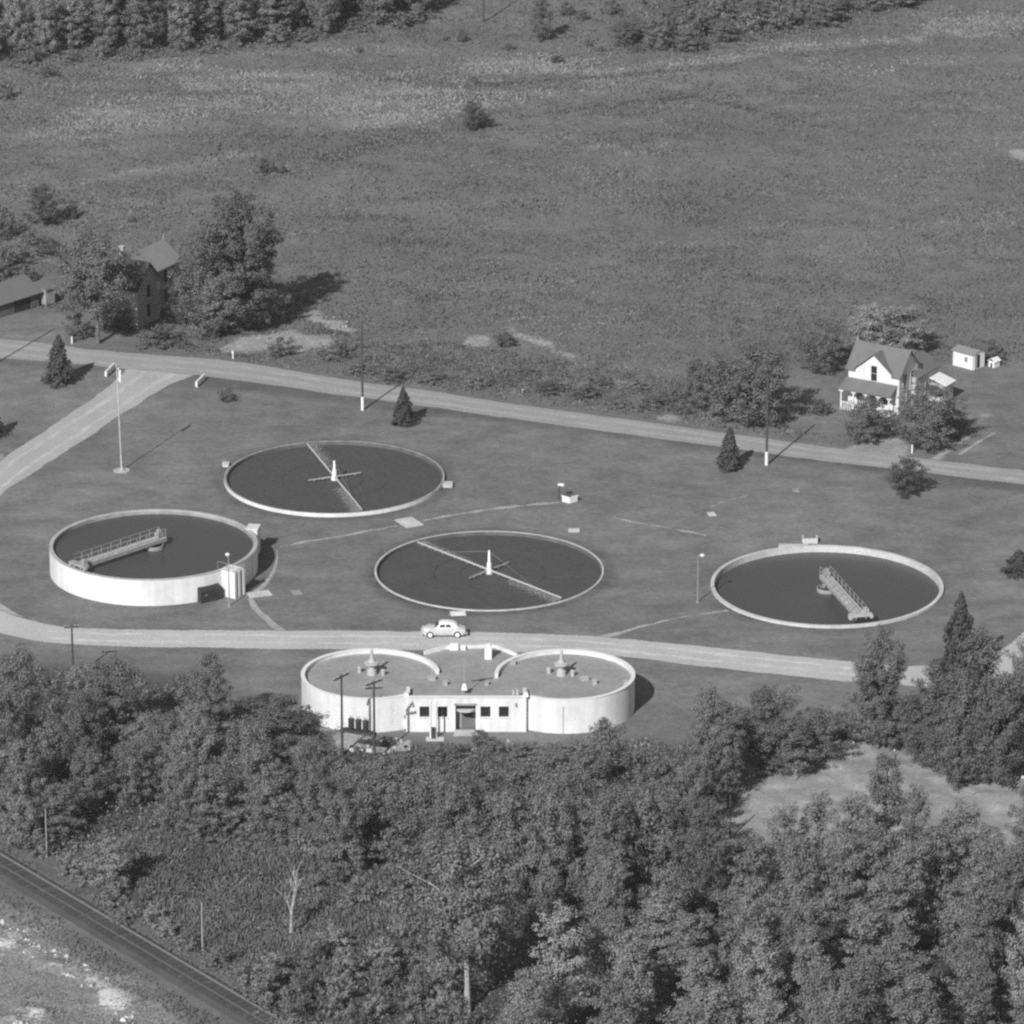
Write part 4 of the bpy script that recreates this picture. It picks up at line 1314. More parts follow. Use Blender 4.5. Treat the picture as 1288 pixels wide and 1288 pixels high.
# ------------------------------------------------------------------ parked car
def car():
    p = P(558.5, 799.2)
    # tall rounded body
    t = thing('parked_car', 'cream rounded old sedan with white roof parked on the lower drive', 'car', p, R(180 + 1))
    t.scale = (1.0, 1.0, 1.07)
    # local: +x forward, lofted body sections (x, zbot, ztop, halfwidth)
    secs = [(-2.42, 0.42, 0.62, 0.55), (-2.32, 0.34, 0.86, 0.74), (-2.05, 0.30, 0.94, 0.80), (-1.6, 0.28, 1.02, 0.86), (-0.9, 0.28, 1.06, 0.89), (0.0, 0.27, 1.05, 0.90),
            (0.7, 0.28, 1.05, 0.88), (1.1, 0.28, 1.06, 0.78), (1.6, 0.28, 1.03, 0.70), (2.05, 0.30, 0.98, 0.64), (2.30, 0.36, 0.90, 0.58), (2.42, 0.46, 0.70, 0.44)]

    def loft(secs, ring):
        vs, fs = [], []
        for s in secs:
            vs += ring(*s)
        n = len(ring(*secs[0]))
        for i in range(len(secs) - 1):
            for k in range(n):
                l = (k + 1) % n
                fs.append((i * n + k, i * n + l, (i + 1) * n + l, (i + 1) * n + k))
        fs.append(tuple(range(n - 1, -1, -1)))
        fs.append(tuple((len(secs) - 1) * n + k for k in range(n)))
        return vs, fs

    def body_ring(x, zb, zt, w):
        m = (zb + zt) / 2
        return [(x, -w * 0.9, zb), (x, w * 0.9, zb), (x, w, zb + 0.12), (x, w, m + 0.08), (x, w * 0.93, zt - 0.10), (x, w * 0.70, zt - 0.01), (x, w * 0.3, zt + 0.03), (x, -w * 0.3, zt + 0.03),
                (x, -w * 0.70, zt - 0.01), (x, -w * 0.93, zt - 0.10), (x, -w, m + 0.08), (x, -w, zb + 0.12)]
    mb = MB().add(*loft(secs, body_ring))
    bo = mb.build('body', M['carpaint'], t, smooth=True)
    cab = [(-1.62, 1.00, 1.08, 0.58), (-1.40, 1.00, 1.36, 0.70), (-1.05, 1.00, 1.56, 0.75), (-0.4, 1.00, 1.63, 0.78), (0.15, 1.00, 1.62, 0.78), (0.50, 1.00, 1.52, 0.76), (0.78, 1.00, 1.22, 0.74), (0.95, 1.00, 1.06, 0.70)]

    def cab_ring(x, zb, zt, w):
        h = zt - zb
        return [(x, -w, zb), (x, w, zb), (x, w * 0.97, zb + h * 0.35), (x, w * 0.86, zb + h * 0.75), (x, w * 0.62, zt - 0.03), (x, w * 0.25, zt + 0.015), (x, -w * 0.25, zt + 0.015),
                (x, -w * 0.62, zt - 0.03), (x, -w * 0.86, zb + h * 0.75), (x, -w * 0.97, zb + h * 0.35)]
    MB().add(*loft(cab, cab_ring)).build('roof', M['carroof'], t, smooth=True)
    for s in (-1, 1):
        for x0, x1, xt0, xt1 in ((-0.82, -0.22, -0.62, -0.22), (-0.10, 0.52, -0.10, 0.36)):
            z0, z1 = 1.17, 1.42
            q = [(x0, s * 0.795, z0), (x1, s * 0.795, z0), (xt1, s * 0.735, z1), (xt0, s * 0.735, z1)]
            q2 = [(a, b - s * 0.06, c) for a, b, c in q]
            MB().add(q + q2, [(0, 1, 2, 3), (7, 6, 5, 4), (0, 4, 5, 1), (1, 5, 6, 2), (2, 6, 7, 3), (3, 7, 4, 0)]).build('side_window', M['glass'], t)
    MB().add([(0.97, -0.60, 1.10), (0.97, 0.60, 1.10), (0.60, 0.52, 1.46), (0.60, -0.52, 1.46), (0.90, -0.60, 1.08), (0.90, 0.60, 1.08), (0.53, 0.52, 1.44), (0.53, -0.52, 1.44)],
             [(0, 1, 2, 3), (7, 6, 5, 4), (0, 4, 5, 1), (1, 5, 6, 2), (2, 6, 7, 3), (3, 7, 4, 0)]).build('windscreen', M['glass'], t)
    MB().add([(-1.50, -0.45, 1.14), (-1.50, 0.45, 1.14), (-1.20, 0.40, 1.45), (-1.20, -0.40, 1.45), (-1.42, -0.45, 1.12), (-1.42, 0.45, 1.12), (-1.12, 0.40, 1.43), (-1.12, -0.40, 1.43)],
             [(3, 2, 1, 0), (4, 5, 6, 7), (1, 5, 4, 0), (2, 6, 5, 1), (3, 7, 6, 2), (0, 4, 7, 3)]).build('rear_window', M['glass'], t)
    for s in (-1, 1):
        for x in (-1.45, 1.52):
            fd = MB()
            n = 14
            vs = []
            for k in range(n + 1):
                a = math.pi * k / n
                for rr, yy in ((0.58, 0.80), (0.60, 0.90), (0.50, 0.955), (0.38, 0.95)):
                    vs.append((x + rr * math.cos(a) * 1.1, s * yy, 0.36 + rr * math.sin(a)))
            fs = []
            for k in range(n):
                for j in range(3):
                    fs.append((k * 4 + j, k * 4 + j + 1, (k + 1) * 4 + j + 1, (k + 1) * 4 + j))
            fd.add(vs, fs if s > 0 else [tuple(reversed(f)) for f in fs])
            fd.build('fender', M['carpaint'], t, smooth=True)
            w_ = MB().tube((x, s * 0.70, 0.36), (x, s * 0.92, 0.36), 0.355, n=18).build('wheel', M['tyre'], t)
            MB().tube((x, s * 0.915, 0.36), (x, s * 0.935, 0.36), 0.24, n=16).build('hubcap', M['white'], w_)
    for s in (-1, 1):
        MB().lathe([(0.02, 0), (0.12, 0.03), (0.12, 0.08)], 10, (0, 0, 0)).build('headlight', M['chrome'], t, (2.28, s * 0.60, 0.80)).rotation_euler = (0, R(90), 0)
        MB().box((-2.36, s * 0.62, 0.80), (0.08, 0.14, 0.16)).build('tail_light', M['dark'], t)
    MB().box((2.48, 0, 0.48), (0.10, 1.62, 0.14)).build('bumper', M['chrome'], t)
    MB().box((-2.48, 0, 0.48), (0.10, 1.62, 0.14)).build('bumper', M['chrome'], t)
    gr = MB()
    for k in range(4):
        gr.box((2.42, 0, 0.58 + 0.06 * k), (0.06, 0.8, 0.03))
    gr.build('grille', M['chrome'], t)


car()

# ------------------------------------------------------------------ railway
rA, rB = P(0, 1079), P(338, 1280)
d = (rB - rA)
Lr = d.length
d.normalize()
ext = 22.0
o = rA - d * ext
rzr = math.atan2(d.y, d.x)
tot = Lr + 2 * ext
# right of travel (towards picture lower-left) is +side
nrm = Vector((d.y, -d.x, 0))
prof = [(-1.1, 0.02), (-0.6, 0.30), (2.3, 0.30), (2.9, 0.02)]
mb = MB()
n = 160
for i in range(n + 1):
    q = o + d * (tot * i / n)
    for s, z in prof:
        w_ = q + nrm * (s + random.uniform(-0.08, 0.08))
        mb.v.append((w_.x, w_.y, z))
for i in range(n):
    for k in range(3):
        mb.f.append((i * 4 + k, i * 4 + k + 1, (i + 1) * 4 + k + 1, (i + 1) * 4 + k))
tag(mb.build('rail_bed', M['ballast']), kind='structure')
mb = MB()
for i in range(n + 1):
    q = o + d * (tot * i / n)
    for sft, z in ((-3.3 + random.uniform(-0.25, 0.25), 0.02), (-2.9 + random.uniform(-0.1, 0.1), 0.08), (-1.25 + random.uniform(-0.1, 0.1), 0.08), (-0.95, 0.02)):
        w_ = q + nrm * sft
        mb.v.append((w_.x, w_.y, z))
for i in range(n):
    for k in range(3):
        mb.f.append((i * 4 + k, i * 4 + k + 1, (i + 1) * 4 + k + 1, (i + 1) * 4 + k))
tag(mb.build('cinder_path', M['cinder']), kind='structure')
t = thing('railway_track', 'single railway track on dark cinders crossing the lower left corner', 'railway', (o.x, o.y, 0.30), rzr)
for s in (0.0, 1.435):
    MB().box((tot / 2, -s, 0.20), (tot, 0.075, 0.13)).box((tot / 2, -s, 0.125), (tot, 0.14, 0.03)).build('rail', M['rail'] if s == 0 else M['dull_rail'], t)
sm = MB().box((0, 0, 0.05), (0.24, 2.6, 0.12)).mesh('sleeper', M['sleeper'])
for k in range(98):
    q = link('sleeper', sm, t)
    q.location = (1.0 + k * (tot - 2) / 97 + random.uniform(-0.06, 0.06), -0.72 + random.uniform(-0.06, 0.06), 0)
    q.rotation_euler.z = random.uniform(-0.03, 0.03)


# ------------------------------------------------------------------ vegetation meshes
def leaf_quads(cent, nrm, size):
    n = len(cent)
    nrm = nrm / np.linalg.norm(nrm, axis=1, keepdims=True)
    ref = rng.normal(size=(n, 3))
    a = np.cross(nrm, ref)
    a /= np.linalg.norm(a, axis=1, keepdims=True)
    b = np.cross(nrm, a)
    s = size[:, None]
    asp = (0.6 + 0.5 * rng.random(n))[:, None]
    return np.stack([cent - a * s, cent - b * s * asp * 0.8, cent + a * s, cent + b * s * asp * 0.8], 1)


def unit(n):
    v = rng.normal(size=(n, 3))
    return v / np.linalg.norm(v, axis=1, keepdims=True)


def crown_mesh(name, H, r, z0, shape, nlimb, ncl, per, leaf, m, cr):
    """leafy limbs: each limb carries leaf clusters along its outer part; limb reach follows a lumpy envelope"""
    limbs, cl = [], []
    ph0 = random.random() * 6.28
    lob = [(random.random() * 6.28, random.uniform(0.10, 0.24), random.randint(2, 4)) for _ in range(3)]
    lean = (random.uniform(-0.10, 0.10) * r, random.uniform(-0.10, 0.10) * r)
    for i in range(nlimb):
        u = ((i + 0.5) / nlimb) ** 0.9
        az = ph0 + i * 2.39996 + random.uniform(-0.35, 0.35)
        zt = z0 + (H - z0) * min(1.0, u + random.uniform(-0.05, 0.05))
        q = (zt - z0) / (H - z0)
        if shape == 'tall':
            env = (1 - max(0, q - 0.3) ** 1.9 * 1.1) * (0.62 + 0.38 * min(1, q / 0.28))
        elif shape == 'oval':
            env = max(0.2, 1 - abs((q - 0.5) / 0.56) ** 2.6)
        elif shape == 'round':
            env = math.sqrt(max(0.03, 1 - ((q - 0.46) / 0.60) ** 2))
        else:
            env = math.sqrt(max(0.03, 1 - ((q - 0.42) / 0.64) ** 2)) * (1 if q > 0.12 else 0.85)
        bump = 1 + sum(a * math.sin(k * az + p + q * 5) for p, a, k in lob)
        ln = r * env * bump * random.uniform(0.80, 1.02)
        rise = (0.25 + 0.75 * q) * ln * random.uniform(0.5, 1.1)
        st = np.array([lean[0] * q, lean[1] * q, max(z0 * 0.6, zt - rise)])
        en = np.array([lean[0] * q + ln * math.cos(az), lean[1] * q + ln * math.sin(az), zt])
        limbs.append((en, st))
        k = max(2, int(ncl * (0.45 + 0.55 * ln / r)))
        for j in range(k):
            t = 1.02 - 0.68 * (j / k) ** 1.1 + random.uniform(-0.06, 0.06)
            p = st + (en - st) * t
            sw = 0.11 * r * (1.15 - 0.5 * t)
            p = p + np.array([random.gauss(0, sw), random.gauss(0, sw), random.gauss(0, sw * 0.8)])
            cl.append((p, random.uniform(*cr) * (1.15 - 0.35 * t)))
    for j in range(int(ncl * 1.5)):
        cl.append((np.array([lean[0] + random.gauss(0, 0.12 * r), lean[1] + random.gauss(0, 0.12 * r), H - abs(random.gauss(0, 0.07 * (H - z0)))]), random.uniform(*cr) * 0.8))
    parts = []
    ctr = np.array([lean[0] * 0.5, lean[1] * 0.5, z0 + (H - z0) * 0.42])
    for p, c_ in cl:
        n = max(8, int(per * (c_ / cr[1]) ** 2))
        d_ = unit(n)
        rad = c_ * rng.random(n) ** 0.34
        sc3 = np.array([1.15, 1.15, 0.8])
        out = (p - ctr) / (np.linalg.norm(p - ctr) + 1e-6)
        cpt = p + d_ * rad[:, None] * sc3
        cpt[:, 2] = np.maximum(cpt[:, 2], 0.05)
        nn = d_ * 1.15 + out * 0.75 + rng.normal(0, 0.42, (n, 3)) + np.array([0, 0, 0.25])
        parts.append(leaf_quads(cpt, nn, leaf * (0.55 + 0.9 * rng.random(n))))
    V = np.concatenate(parts).reshape(-1, 3)
    return np_mesh(name, V, 4, m), limbs


def trunk_mesh(name, H, z0, limbs, r0, frac=0.8):
    mb = MB()
    top = z0 + (H - z0) * frac
    pts = [Vector((0, 0, -0.2))]
    for k in range(1, 6):
        pts.append(Vector((random.uniform(-.12, .12), random.uniform(-.12, .12), top * k / 5)))
    for k in range(5):
        mb.tube(pts[k], pts[k + 1], r0 * (1 - 0.17 * k) * (1.25 if k == 0 else 1), r0 * (1 - 0.17 * (k + 1)), 8)
    for en, st in random.sample(limbs, min(len(limbs), 22)):
        a, b = Vector(st), Vector(en)
        a.x, a.y, a.z = a.x * 0.2, a.y * 0.2, min(a.z, top * 0.98)
        md = a.lerp(b, 0.55) + Vector((0, 0, 0.05 * (b - a).length))
        mb.tube(a, md, r0 * 0.34, r0 * 0.2, 5)
        mb.tube(md, b, r0 * 0.2, r0 * 0.05, 5)
    return mb.mesh(name, M['bark'])


def conifer_mesh(name, H, r, n, m, droop=0.25, leaf=0.13):
    t = rng.random(n) ** 0.72            # 0 top .. 1 bottom
    t = np.sort(t)
    lay = 0.72 + 0.28 * np.abs(np.sin(t * 26 + rng.random() * 3))
    lump = 0.8 + 0.35 * smooth_noise(rng.random() * 99 + t * 7.0, np.zeros(n), 1.0, rng.integers(999))
    rad = r * (t ** 0.70) * lay * lump * (0.35 + 0.75 * rng.random(n) ** 0.6)
    low = np.clip((t - 0.9) / 0.1, 0, 1)
    rad *= 1 - 0.5 * low
    ph = rng.random(n) * 2 * math.pi
    # branch bunching
    ph += 0.25 * np.sin(ph * 5 + np.floor(t * 11) * 1.7)
    rad *= 1 + 0.22 * np.sin(ph * 3 + np.floor(t * 7) * 2.1)
    z = H * (1 - t * 0.97) - droop * rad + rng.normal(0, 0.04, n)
    cpt = np.stack([rad * np.cos(ph), rad * np.sin(ph), np.maximum(z, 0.08)], -1)
    nn = np.stack([np.cos(ph), np.sin(ph), np.full(n, 0.55)], -1) + rng.normal(0, 0.45, (n, 3))
    V = leaf_quads(cpt, nn, leaf * (0.6 + 0.8 * rng.random(n))).reshape(-1, 3)
    return np_mesh(name, V, 4, m)


KINDS = {}


def make_kind(kind, nvar, H, r, z0, shape, nlimb, ncl, per, leaf, r0, cr, frac=0.8):
    KINDS[kind] = []
    for i in range(nvar):
        hh, rr = H * random.uniform(0.92, 1.08), r
        cm, limbs = crown_mesh('crown', hh, rr, z0, shape, nlimb, ncl, per, leaf, M['leaf'], cr)
        tm = trunk_mesh('trunk', hh, z0, limbs, r0, frac)
        KINDS[kind].append((cm, tm, hh, rr))


make_kind('broad', 7, 10.0, 3.7, 0.9, 'broad', 44, 6, 140, 0.115, 0.24, (0.42, 1.0))
make_kind('tall', 7, 13.0, 2.9, 1.0, 'tall', 52, 5, 135, 0.115, 0.22, (0.42, 0.95), 0.88)
make_kind('stem', 3, 13.0, 4.3, 4.4, 'round', 46, 7, 145, 0.12, 0.26, (0.45, 1.05))
make_kind('shrub', 7, 2.4, 1.6, 0.0, 'broad', 20, 4, 75, 0.085, 0.06, (0.18, 0.44), 0.6)
make_kind('big', 3, 17.0, 4.9, 1.2, 'oval', 76, 8, 150, 0.13, 0.40, (0.45, 1.1))
KINDS['conifer'] = []
for i in range(4):
    cm = conifer_mesh('crown', 5.5, 1.65, 4200, M['needle'], 0.25 + 0.1 * random.random())
    KINDS['conifer'].append((cm, MB().tube((0, 0, -0.2), (0, 0, 5.2), 0.13, 0.02, 7).mesh('trunk', M['bark']), 5.5, 1.65))

COUNT = {}


def tree(kind, u, v, h, wpx, label, group=None, tone=1.0, from_top=False, name=None, cat=None, world=None, zoff=0.0):
    p = world if world is not None else (P(u, v, h) if from_top else P(u, v))
    p = Vector((p.x, p.y, -zoff))
    var = random.choice(KINDS[kind])
    cm, tm, H0, r0 = var
    d_ = math.hypot(p.y - CAMY, CAMH)
    sx = wpx * d_ / F / (2 * r0) * (1.14 if kind == 'conifer' else 1.0)
    sz = h / H0
    name = name or {'shrub': 'shrub', 'conifer': 'conifer_tree'}.get(kind, 'leafy_tree')
    cat = cat or {'shrub': 'shrub'}.get(kind, 'tree')
    t = thing(name, label, cat, p, random.uniform(0, 6.28), group)
    t.scale = (sx, sx, sz)
    t.rotation_euler.x = random.uniform(-0.03, 0.03)
    a, b = link('crown', cm, t), link('trunk', tm, t)
    a.color = (tone, tone, tone, 1)
    bt = 1.0 if tone < 1.3 else 1.5
    b.color = (bt, bt, bt, 1)
    COUNT[kind] = COUNT.get(kind, 0) + 1
    return t


# --- single trees, conifers and bushes told apart by their place
tree('conifer', 73.5, 483, 6.4, 39, 'pointed dark conifer on the lawn left of the drive mouth')
tree('conifer', 508, 534, 4.8, 32, 'dark conifer on the lawn above the far filter bed')
tree('conifer', 917, 590, 5.2, 33, 'dark conifer left of the white footed pole by the road')
tree('broad', 1140, 624, 4.6, 44, 'small dark fuzzy tree on the lawn below the white house', tone=0.56)
tree('conifer', 1281, 722, 2.9, 42, 'broad low dark conifer at the right edge of the lawn')
tree('conifer', 1206, 855, 10.0, 54, 'tall dark conifer behind the tree clump right of the sunken tank')
tree('conifer', -9, 549, 4.2, 32, 'dark conifer at the left edge of the lawn above the drive')
tree('conifer', 46, 365, 2.5, 16, 'tiny dark conifer behind the low barn')
tree('shrub', 287, 504, 1.5, 25, 'small round dark bush on the lawn right of the drive mouth', tone=0.62)
tree('big', 303, 416, 18.0, 98, 'huge dense tree right of the brick house throwing a long shadow', tone=0.72)
tree('big', 272, 408, 13.0, 66, 'dense dark tree pressed against the left side of the huge tree', tone=0.64)
tree('broad', 330, 412, 9.0, 50, 'lower leafy tree at the right foot of the huge tree', tone=0.74)
tree('stem', 123, 432, 14.3, 100, 'round tree on a bare trunk by the road before the brick house', tone=0.70)
tree('broad', 258, 420, 12.0, 70, 'drooping tree between the brick house and the huge tree', tone=0.62)
tree('broad', 232, 408, 7.0, 44, 'small tree against the right wall of the brick house', tone=0.66)
tree('broad', 268, 425, 8.0, 60, 'low spreading tree in front of the huge tree', tone=0.85)
tree('shrub', 100, 425, 3.0, 36, 'round dark bush behind the white roadside post', tone=0.62)
tree('shrub', 154, 415, 2.8, 30, 'dark bush beside the porch of the brick house', tone=0.5)
tree('shrub', 200, 434, 2.4, 62, 'wide dark hedge bush before the brick house front', tone=0.66)
tree('shrub', 132, 412, 3.0, 18, 'pale thin bush behind the bare trunk of the roadside tree', tone=1.7)
tree('broad', 58, 283, 5.4, 42, 'dark bushy tree alone in the field at the left', tone=0.56)
tree('shrub', 90, 276, 2.6, 20, 'small dark bush right of the dark field tree', tone=0.45)
tree('shrub', 62, 321, 2.0, 36, 'dark low bush in the field behind the barn', tone=0.45)
tree('broad', 597, 163, 4.0, 34, 'small dark tree alone in the middle of the field', tone=0.60)
tree('shrub', 333, 219, 2.2, 24, 'dark scrub bush in the weeds left of the lone field tree', tone=0.58)
tree('shrub', 355, 220, 1.3, 14, 'small dark scrub bush beside a larger one in the field', tone=0.55)
tree('shrub', 580, 54, 2.0, 14, 'small dark bush in the dry grass near the top', tone=0.55)
tree('shrub', 597, 107, 1.3, 9, 'tiny dark bush above the lone field tree', tone=0.55)
tree('tall', 681, 52, 6.8, 28, 'thin upright tree alone near the top of the field', tone=0.75)
tree('broad', 1030, 470, 7.0, 58, 'leafy tree behind the left end of the white house', tone=0.80)
tree('broad', 1098, 452, 7.2, 66, 'pale leafy tree behind the roof of the white house', tone=1.3)
tree('broad', 1136, 448, 6.6, 60, 'pale leafy tree behind the right end of the white house', tone=1.25)
tree('broad', 947, 535, 9.6, 100, 'wide low orchard tree by the road left of the white house', tone=0.86)
tree('broad', 905, 522, 6.8, 56, 'smaller tree at the left side of the wide orchard tree', tone=0.84)
tree('broad', 878, 513, 6.0, 50, 'dark small tree at the left end of the orchard row', tone=0.75)
tree('broad', 1087, 556, 5.5, 62, 'bushy tree before the porch of the white house', tone=0.80)
tree('broad', 1166, 565, 7.8, 82, 'bushy dark tree at the right corner of the white house', tone=0.76)
tree('shrub', 1198, 545, 3.6, 40, 'low bush right of the tree at the white house corner', tone=0.7)
tree('shrub', 1033, 521, 1.8, 27, 'low round bush on the lawn left of the white house porch', tone=0.66)
tree('shrub', 1248, 452, 2.4, 34, 'bush behind the white shed', tone=0.85)
tree('shrub', 637, 435, 1.7, 30, 'dark bush by the pale dirt strip above the road', tone=0.62)
tree('shrub', 352, 446, 2.2, 40, 'dark bush on the pale bare soil by the road', tone=0.75)
tree('shrub', 420, 452, 2.6, 40, 'dark bush at the right end of the bare soil by the road', tone=0.75)

# --- roadside bushes above the main road
for u, v, h, w_, tn in ((490, 478, 1.8, 36, .8), (450, 470, 2.0, 36, .85), (540, 480, 1.6, 40, .85), (600, 486, 1.7, 34, .9), (690, 492, 1.7, 36, .7), (735, 500, 2.0, 36, .7),
                        (755, 482, 1.6, 30, .75), (800, 490, 1.8, 30, .95), (820, 512, 2.2, 44, .8), (845, 500, 1.9, 30, 1.0), (775, 512, 1.3, 30, 1.05), (860, 520, 1.6, 30, .8), (660, 470, 1.5, 26, .8)):
    tree('shrub', u, v, h * random.uniform(.55, .85), w_ * random.uniform(.9, 1.3), 'bush in the overgrown weeds along the far side of the main road', 'bushes along the main road', tn)


# --- woods
def fill(px, spacing, n_try, fn, avoid=()):
    poly = gpoly(px)
    x0, x1 = min(p.x for p in poly), max(p.x for p in poly)
    y0, y1 = min(p.y for p in poly), max(p.y for p in poly)
    for _ in range(n_try):
        x, y = random.uniform(x0, x1), random.uniform(y0, y1)
        if not inside(np.array([x]), np.array([y]), poly)[0]:
            continue
        if any((x - a) ** 2 + (y - b) ** 2 < spacing ** 2 for a, b in PTS):
            continue
        PTS.append((x, y))
        fn(Vector((x, y, 0)))


PTS = []


def prom(items, label, group):
    for kind, u, v, h, w_, tn in items:
        t = tree(kind, u, v, h, w_, label, group, tn, from_top=True)
        PTS.append((t.location.x, t.location.y))


LG = ('leafy tree in the dense wood at the left below the lower drive', 'trees of the left wood')
prom([('broad', 16, 820, 12, 72, .85), ('broad', -12, 860, 12, 70, .9), ('broad', 94, 836, 8, 52, 1.25), ('broad', 141, 829, 9, 78, .74), ('tall', 262, 824, 9.5, 56, .9),
      ('broad', 350, 880, 5.5, 92, .70), ('broad', 60, 905, 9, 60, .95), ('broad', 22, 930, 10, 60, .9), ('broad', 205, 900, 8.5, 64, .95), ('broad', 240, 905, 9, 66, 1.0),
      ('broad', 300, 905, 8, 66, .95), ('broad', 395, 930, 5.5, 66, 1.0), ('broad', 325, 935, 8, 70, .95), ('broad', 78, 925, 6, 44, 1.1), ('broad', 112, 940, 7, 60, .85),
      ('broad', 165, 935, 7, 56, .9), ('broad', 270, 960, 7.5, 66, 1.0), ('broad', 335, 980, 6.5, 64, 1.0), ('broad', 395, 975, 8, 66, .95), ('broad', 30, 1003, 5.5, 56, 1.2),
      ('broad', 75, 985, 6, 60, .85), ('broad', 430, 1000, 8, 66, .9), ('broad', 225, 950, 8, 60, .95), ('broad', 10, 985, 6, 50, .9)], *LG)
fill([(-60, 930), (60, 950), (200, 960), (330, 990), (440, 1020), (450, 1060), (330, 1050), (235, 1030), (185, 1000), (110, 980), (70, 1050), (30, 1065), (-60, 1030)], 5.2, 900,
     lambda p: tree('broad', 0, 0, random.uniform(5.5, 8.5), random.uniform(48, 68), LG[0], LG[1], random.uniform(.68, 1.2), world=p))
tree('broad', 137, 1122, 5.8, 68, 'large pale leafy bush at the meadow corner above the railway', tone=1.42, name='shrub', cat='shrub')

CG = ('leafy tree in the dense wood between the white building and the bottom', 'trees of the middle wood')
prom([('broad', 480, 955, 8, 76, .84), ('broad', 540, 962, 10, 90, .76), ('broad', 610, 942, 9, 72, .70), ('broad', 655, 960, 11, 86, .9), ('tall', 768, 906, 12, 66, .92),
      ('broad', 735, 950, 10, 76, .9), ('broad', 806, 945, 8, 72, .95), ('broad', 845, 950, 8.5, 66, .92), ('broad', 700, 945, 7, 76, .95), ('broad', 575, 985, 12, 90, .86),
      ('tall', 890, 866, 12, 54, .9), ('tall', 915, 880, 11, 50, .8), ('broad', 962, 866, 9, 84, .66), ('broad', 1022, 893, 6, 66, .82), ('broad', 870, 955, 9, 60, .95), ('broad', 1000, 905, 6, 60, .8),
      ('broad', 640, 1000, 11, 76, .95), ('broad', 700, 1000, 12, 76, .9), ('broad', 760, 1000, 12, 80, .95), ('broad', 820, 995, 11, 80, .95), ('broad', 440, 960, 6, 76, .85)], *CG)
fill([(470, 1030), (560, 1060), (700, 1050), (880, 1040), (900, 1100), (905, 1190), (760, 1230), (730, 1170), (690, 1080), (590, 1100), (520, 1090), (470, 1070)], 5.8, 2500,
     lambda p: tree(random.choice(('broad', 'broad', 'tall')), 0, 0, random.uniform(8, 11.5), random.uniform(58, 80), CG[0], CG[1], random.uniform(.66, 1.06), world=p))
tree('stem', 588, 1274, 17.5, 140, 'tallest tree at the bottom with a thick bare pale trunk', tone=0.9).children[1].color = (2.6, 2.6, 2.6, 1)

RG = ('tall leafy tree in the thick wood below the bare clearing', 'trees of the lower right wood')
prom([('tall', 985, 1016, 13, 56, .95), ('tall', 950, 1052, 12, 62, .95), ('tall', 1030, 1000, 13, 60, .98), ('tall', 1073, 1000, 14, 62, 1.0), ('tall', 1115, 948, 15, 60, .74), ('tall', 1152, 992, 12, 48, .85),
      ('tall', 1212, 1012, 13, 66, .92), ('tall', 1252, 1042, 12, 62, 1.0), ('broad', 1302, 985, 8, 50, .85), ('tall', 1180, 1042, 12, 60, .98), ('tall', 1105, 1040, 13, 64, .95),
      ('tall', 1005, 1052, 13, 60, .98), ('tall', 1060, 1050, 13, 60, .95), ('tall', 1145, 1055, 13, 60, 1.0)], *RG)
fill([(930, 1180), (1000, 1165), (1330, 1150), (1350, 1460), (660, 1460), (650, 1350), (700, 1290), (880, 1220)], 5.7, 4000,
     lambda p: tree(random.choice(('tall', 'tall', 'broad')), 0, 0, random.uniform(8.5, 13.5), random.uniform(58, 80), RG[0], RG[1], random.uniform(.8, 1.28), world=p))

EG = ('dark leafy tree in the clump above the clearing at the right edge', 'trees of the right clump')
prom([('big', 1107, 793, 13, 66, .76), ('tall', 1092, 835, 9, 50, .8), ('tall', 1240, 796, 14, 80, .72), ('broad', 1290, 812, 13, 60, .72), ('tall', 1180, 832, 12, 66, .72), ('broad', 1215, 845, 12, 76, .7),
      ('broad', 1265, 850, 12, 70, .7), ('broad', 1165, 872, 8, 60, .78), ('broad', 1205, 885, 9, 64, .7), ('broad', 1245, 895, 8, 66, .74), ('broad', 1120, 880, 5.5, 56, .8), ('broad', 1280, 900, 6, 60, .74),
      ('broad', 1220, 945, 3.2, 56, .66)], *EG)

BG = ('low bushy growth tree along the bottom edge left of the tall pale trunk', 'bushes at the bottom centre')
fill([(330, 1240), (420, 1190), (520, 1180), (570, 1230), (560, 1290), (640, 1310), (640, 1420), (380, 1420)], 3.6, 700,
     lambda p: tree('shrub', 0, 0, random.uniform(2.2, 4.2), random.uniform(38, 64), BG[0], BG[1], random.uniform(.8, 1.2), world=p))

FG = ('leafy bush crowding the ground before the white building front', 'bushes before the white building')
for u, v, h, w_, tn in ((545, 956, 1.2, 36, .8), (575, 952, 1.3, 36, .7), (606, 940, 1.7, 32, .62), (625, 948, 1.5, 36, .85), (655, 950, 1.4, 44, 1.0), (690, 952, 1.4, 44, 1.0), (500, 966, 1.4, 40, .85), (487, 938, 0.9, 22, .6), (730, 950, 1.6, 40, .95), (388, 905, 1.6, 34, .8)):
    tree('shrub', u, v, h, w_, FG[0], FG[1], tn)
KG = ('bush at the feet of the dark tree clump on the clearing edge', 'bushes on the clearing edge')
for u, v, h, w_, tn in ((1060, 925, 2.4, 44, .8), (1085, 930, 2.4, 40, .85), (1110, 934, 2.6, 40, .8), (1140, 940, 2.6, 44, .75), (1165, 950, 2.6, 44, .75), (1190, 958, 2.8, 44, .7), (1215, 966, 2.2, 46, .68), (1240, 965, 2.2, 44, .7), (1265, 957, 2.2, 44, .75), (1290, 955, 2.4, 40, .8), (1030, 935, 2.2, 40, .8), (1000, 955, 2.2, 40, .75), (965, 972, 1.6, 36, .7)):
    tree('shrub', u, v, h, w_, KG[0], KG[1], tn)
HG = ('pale bush in the rough strip along the upper side of the railway', 'bushes along the railway')
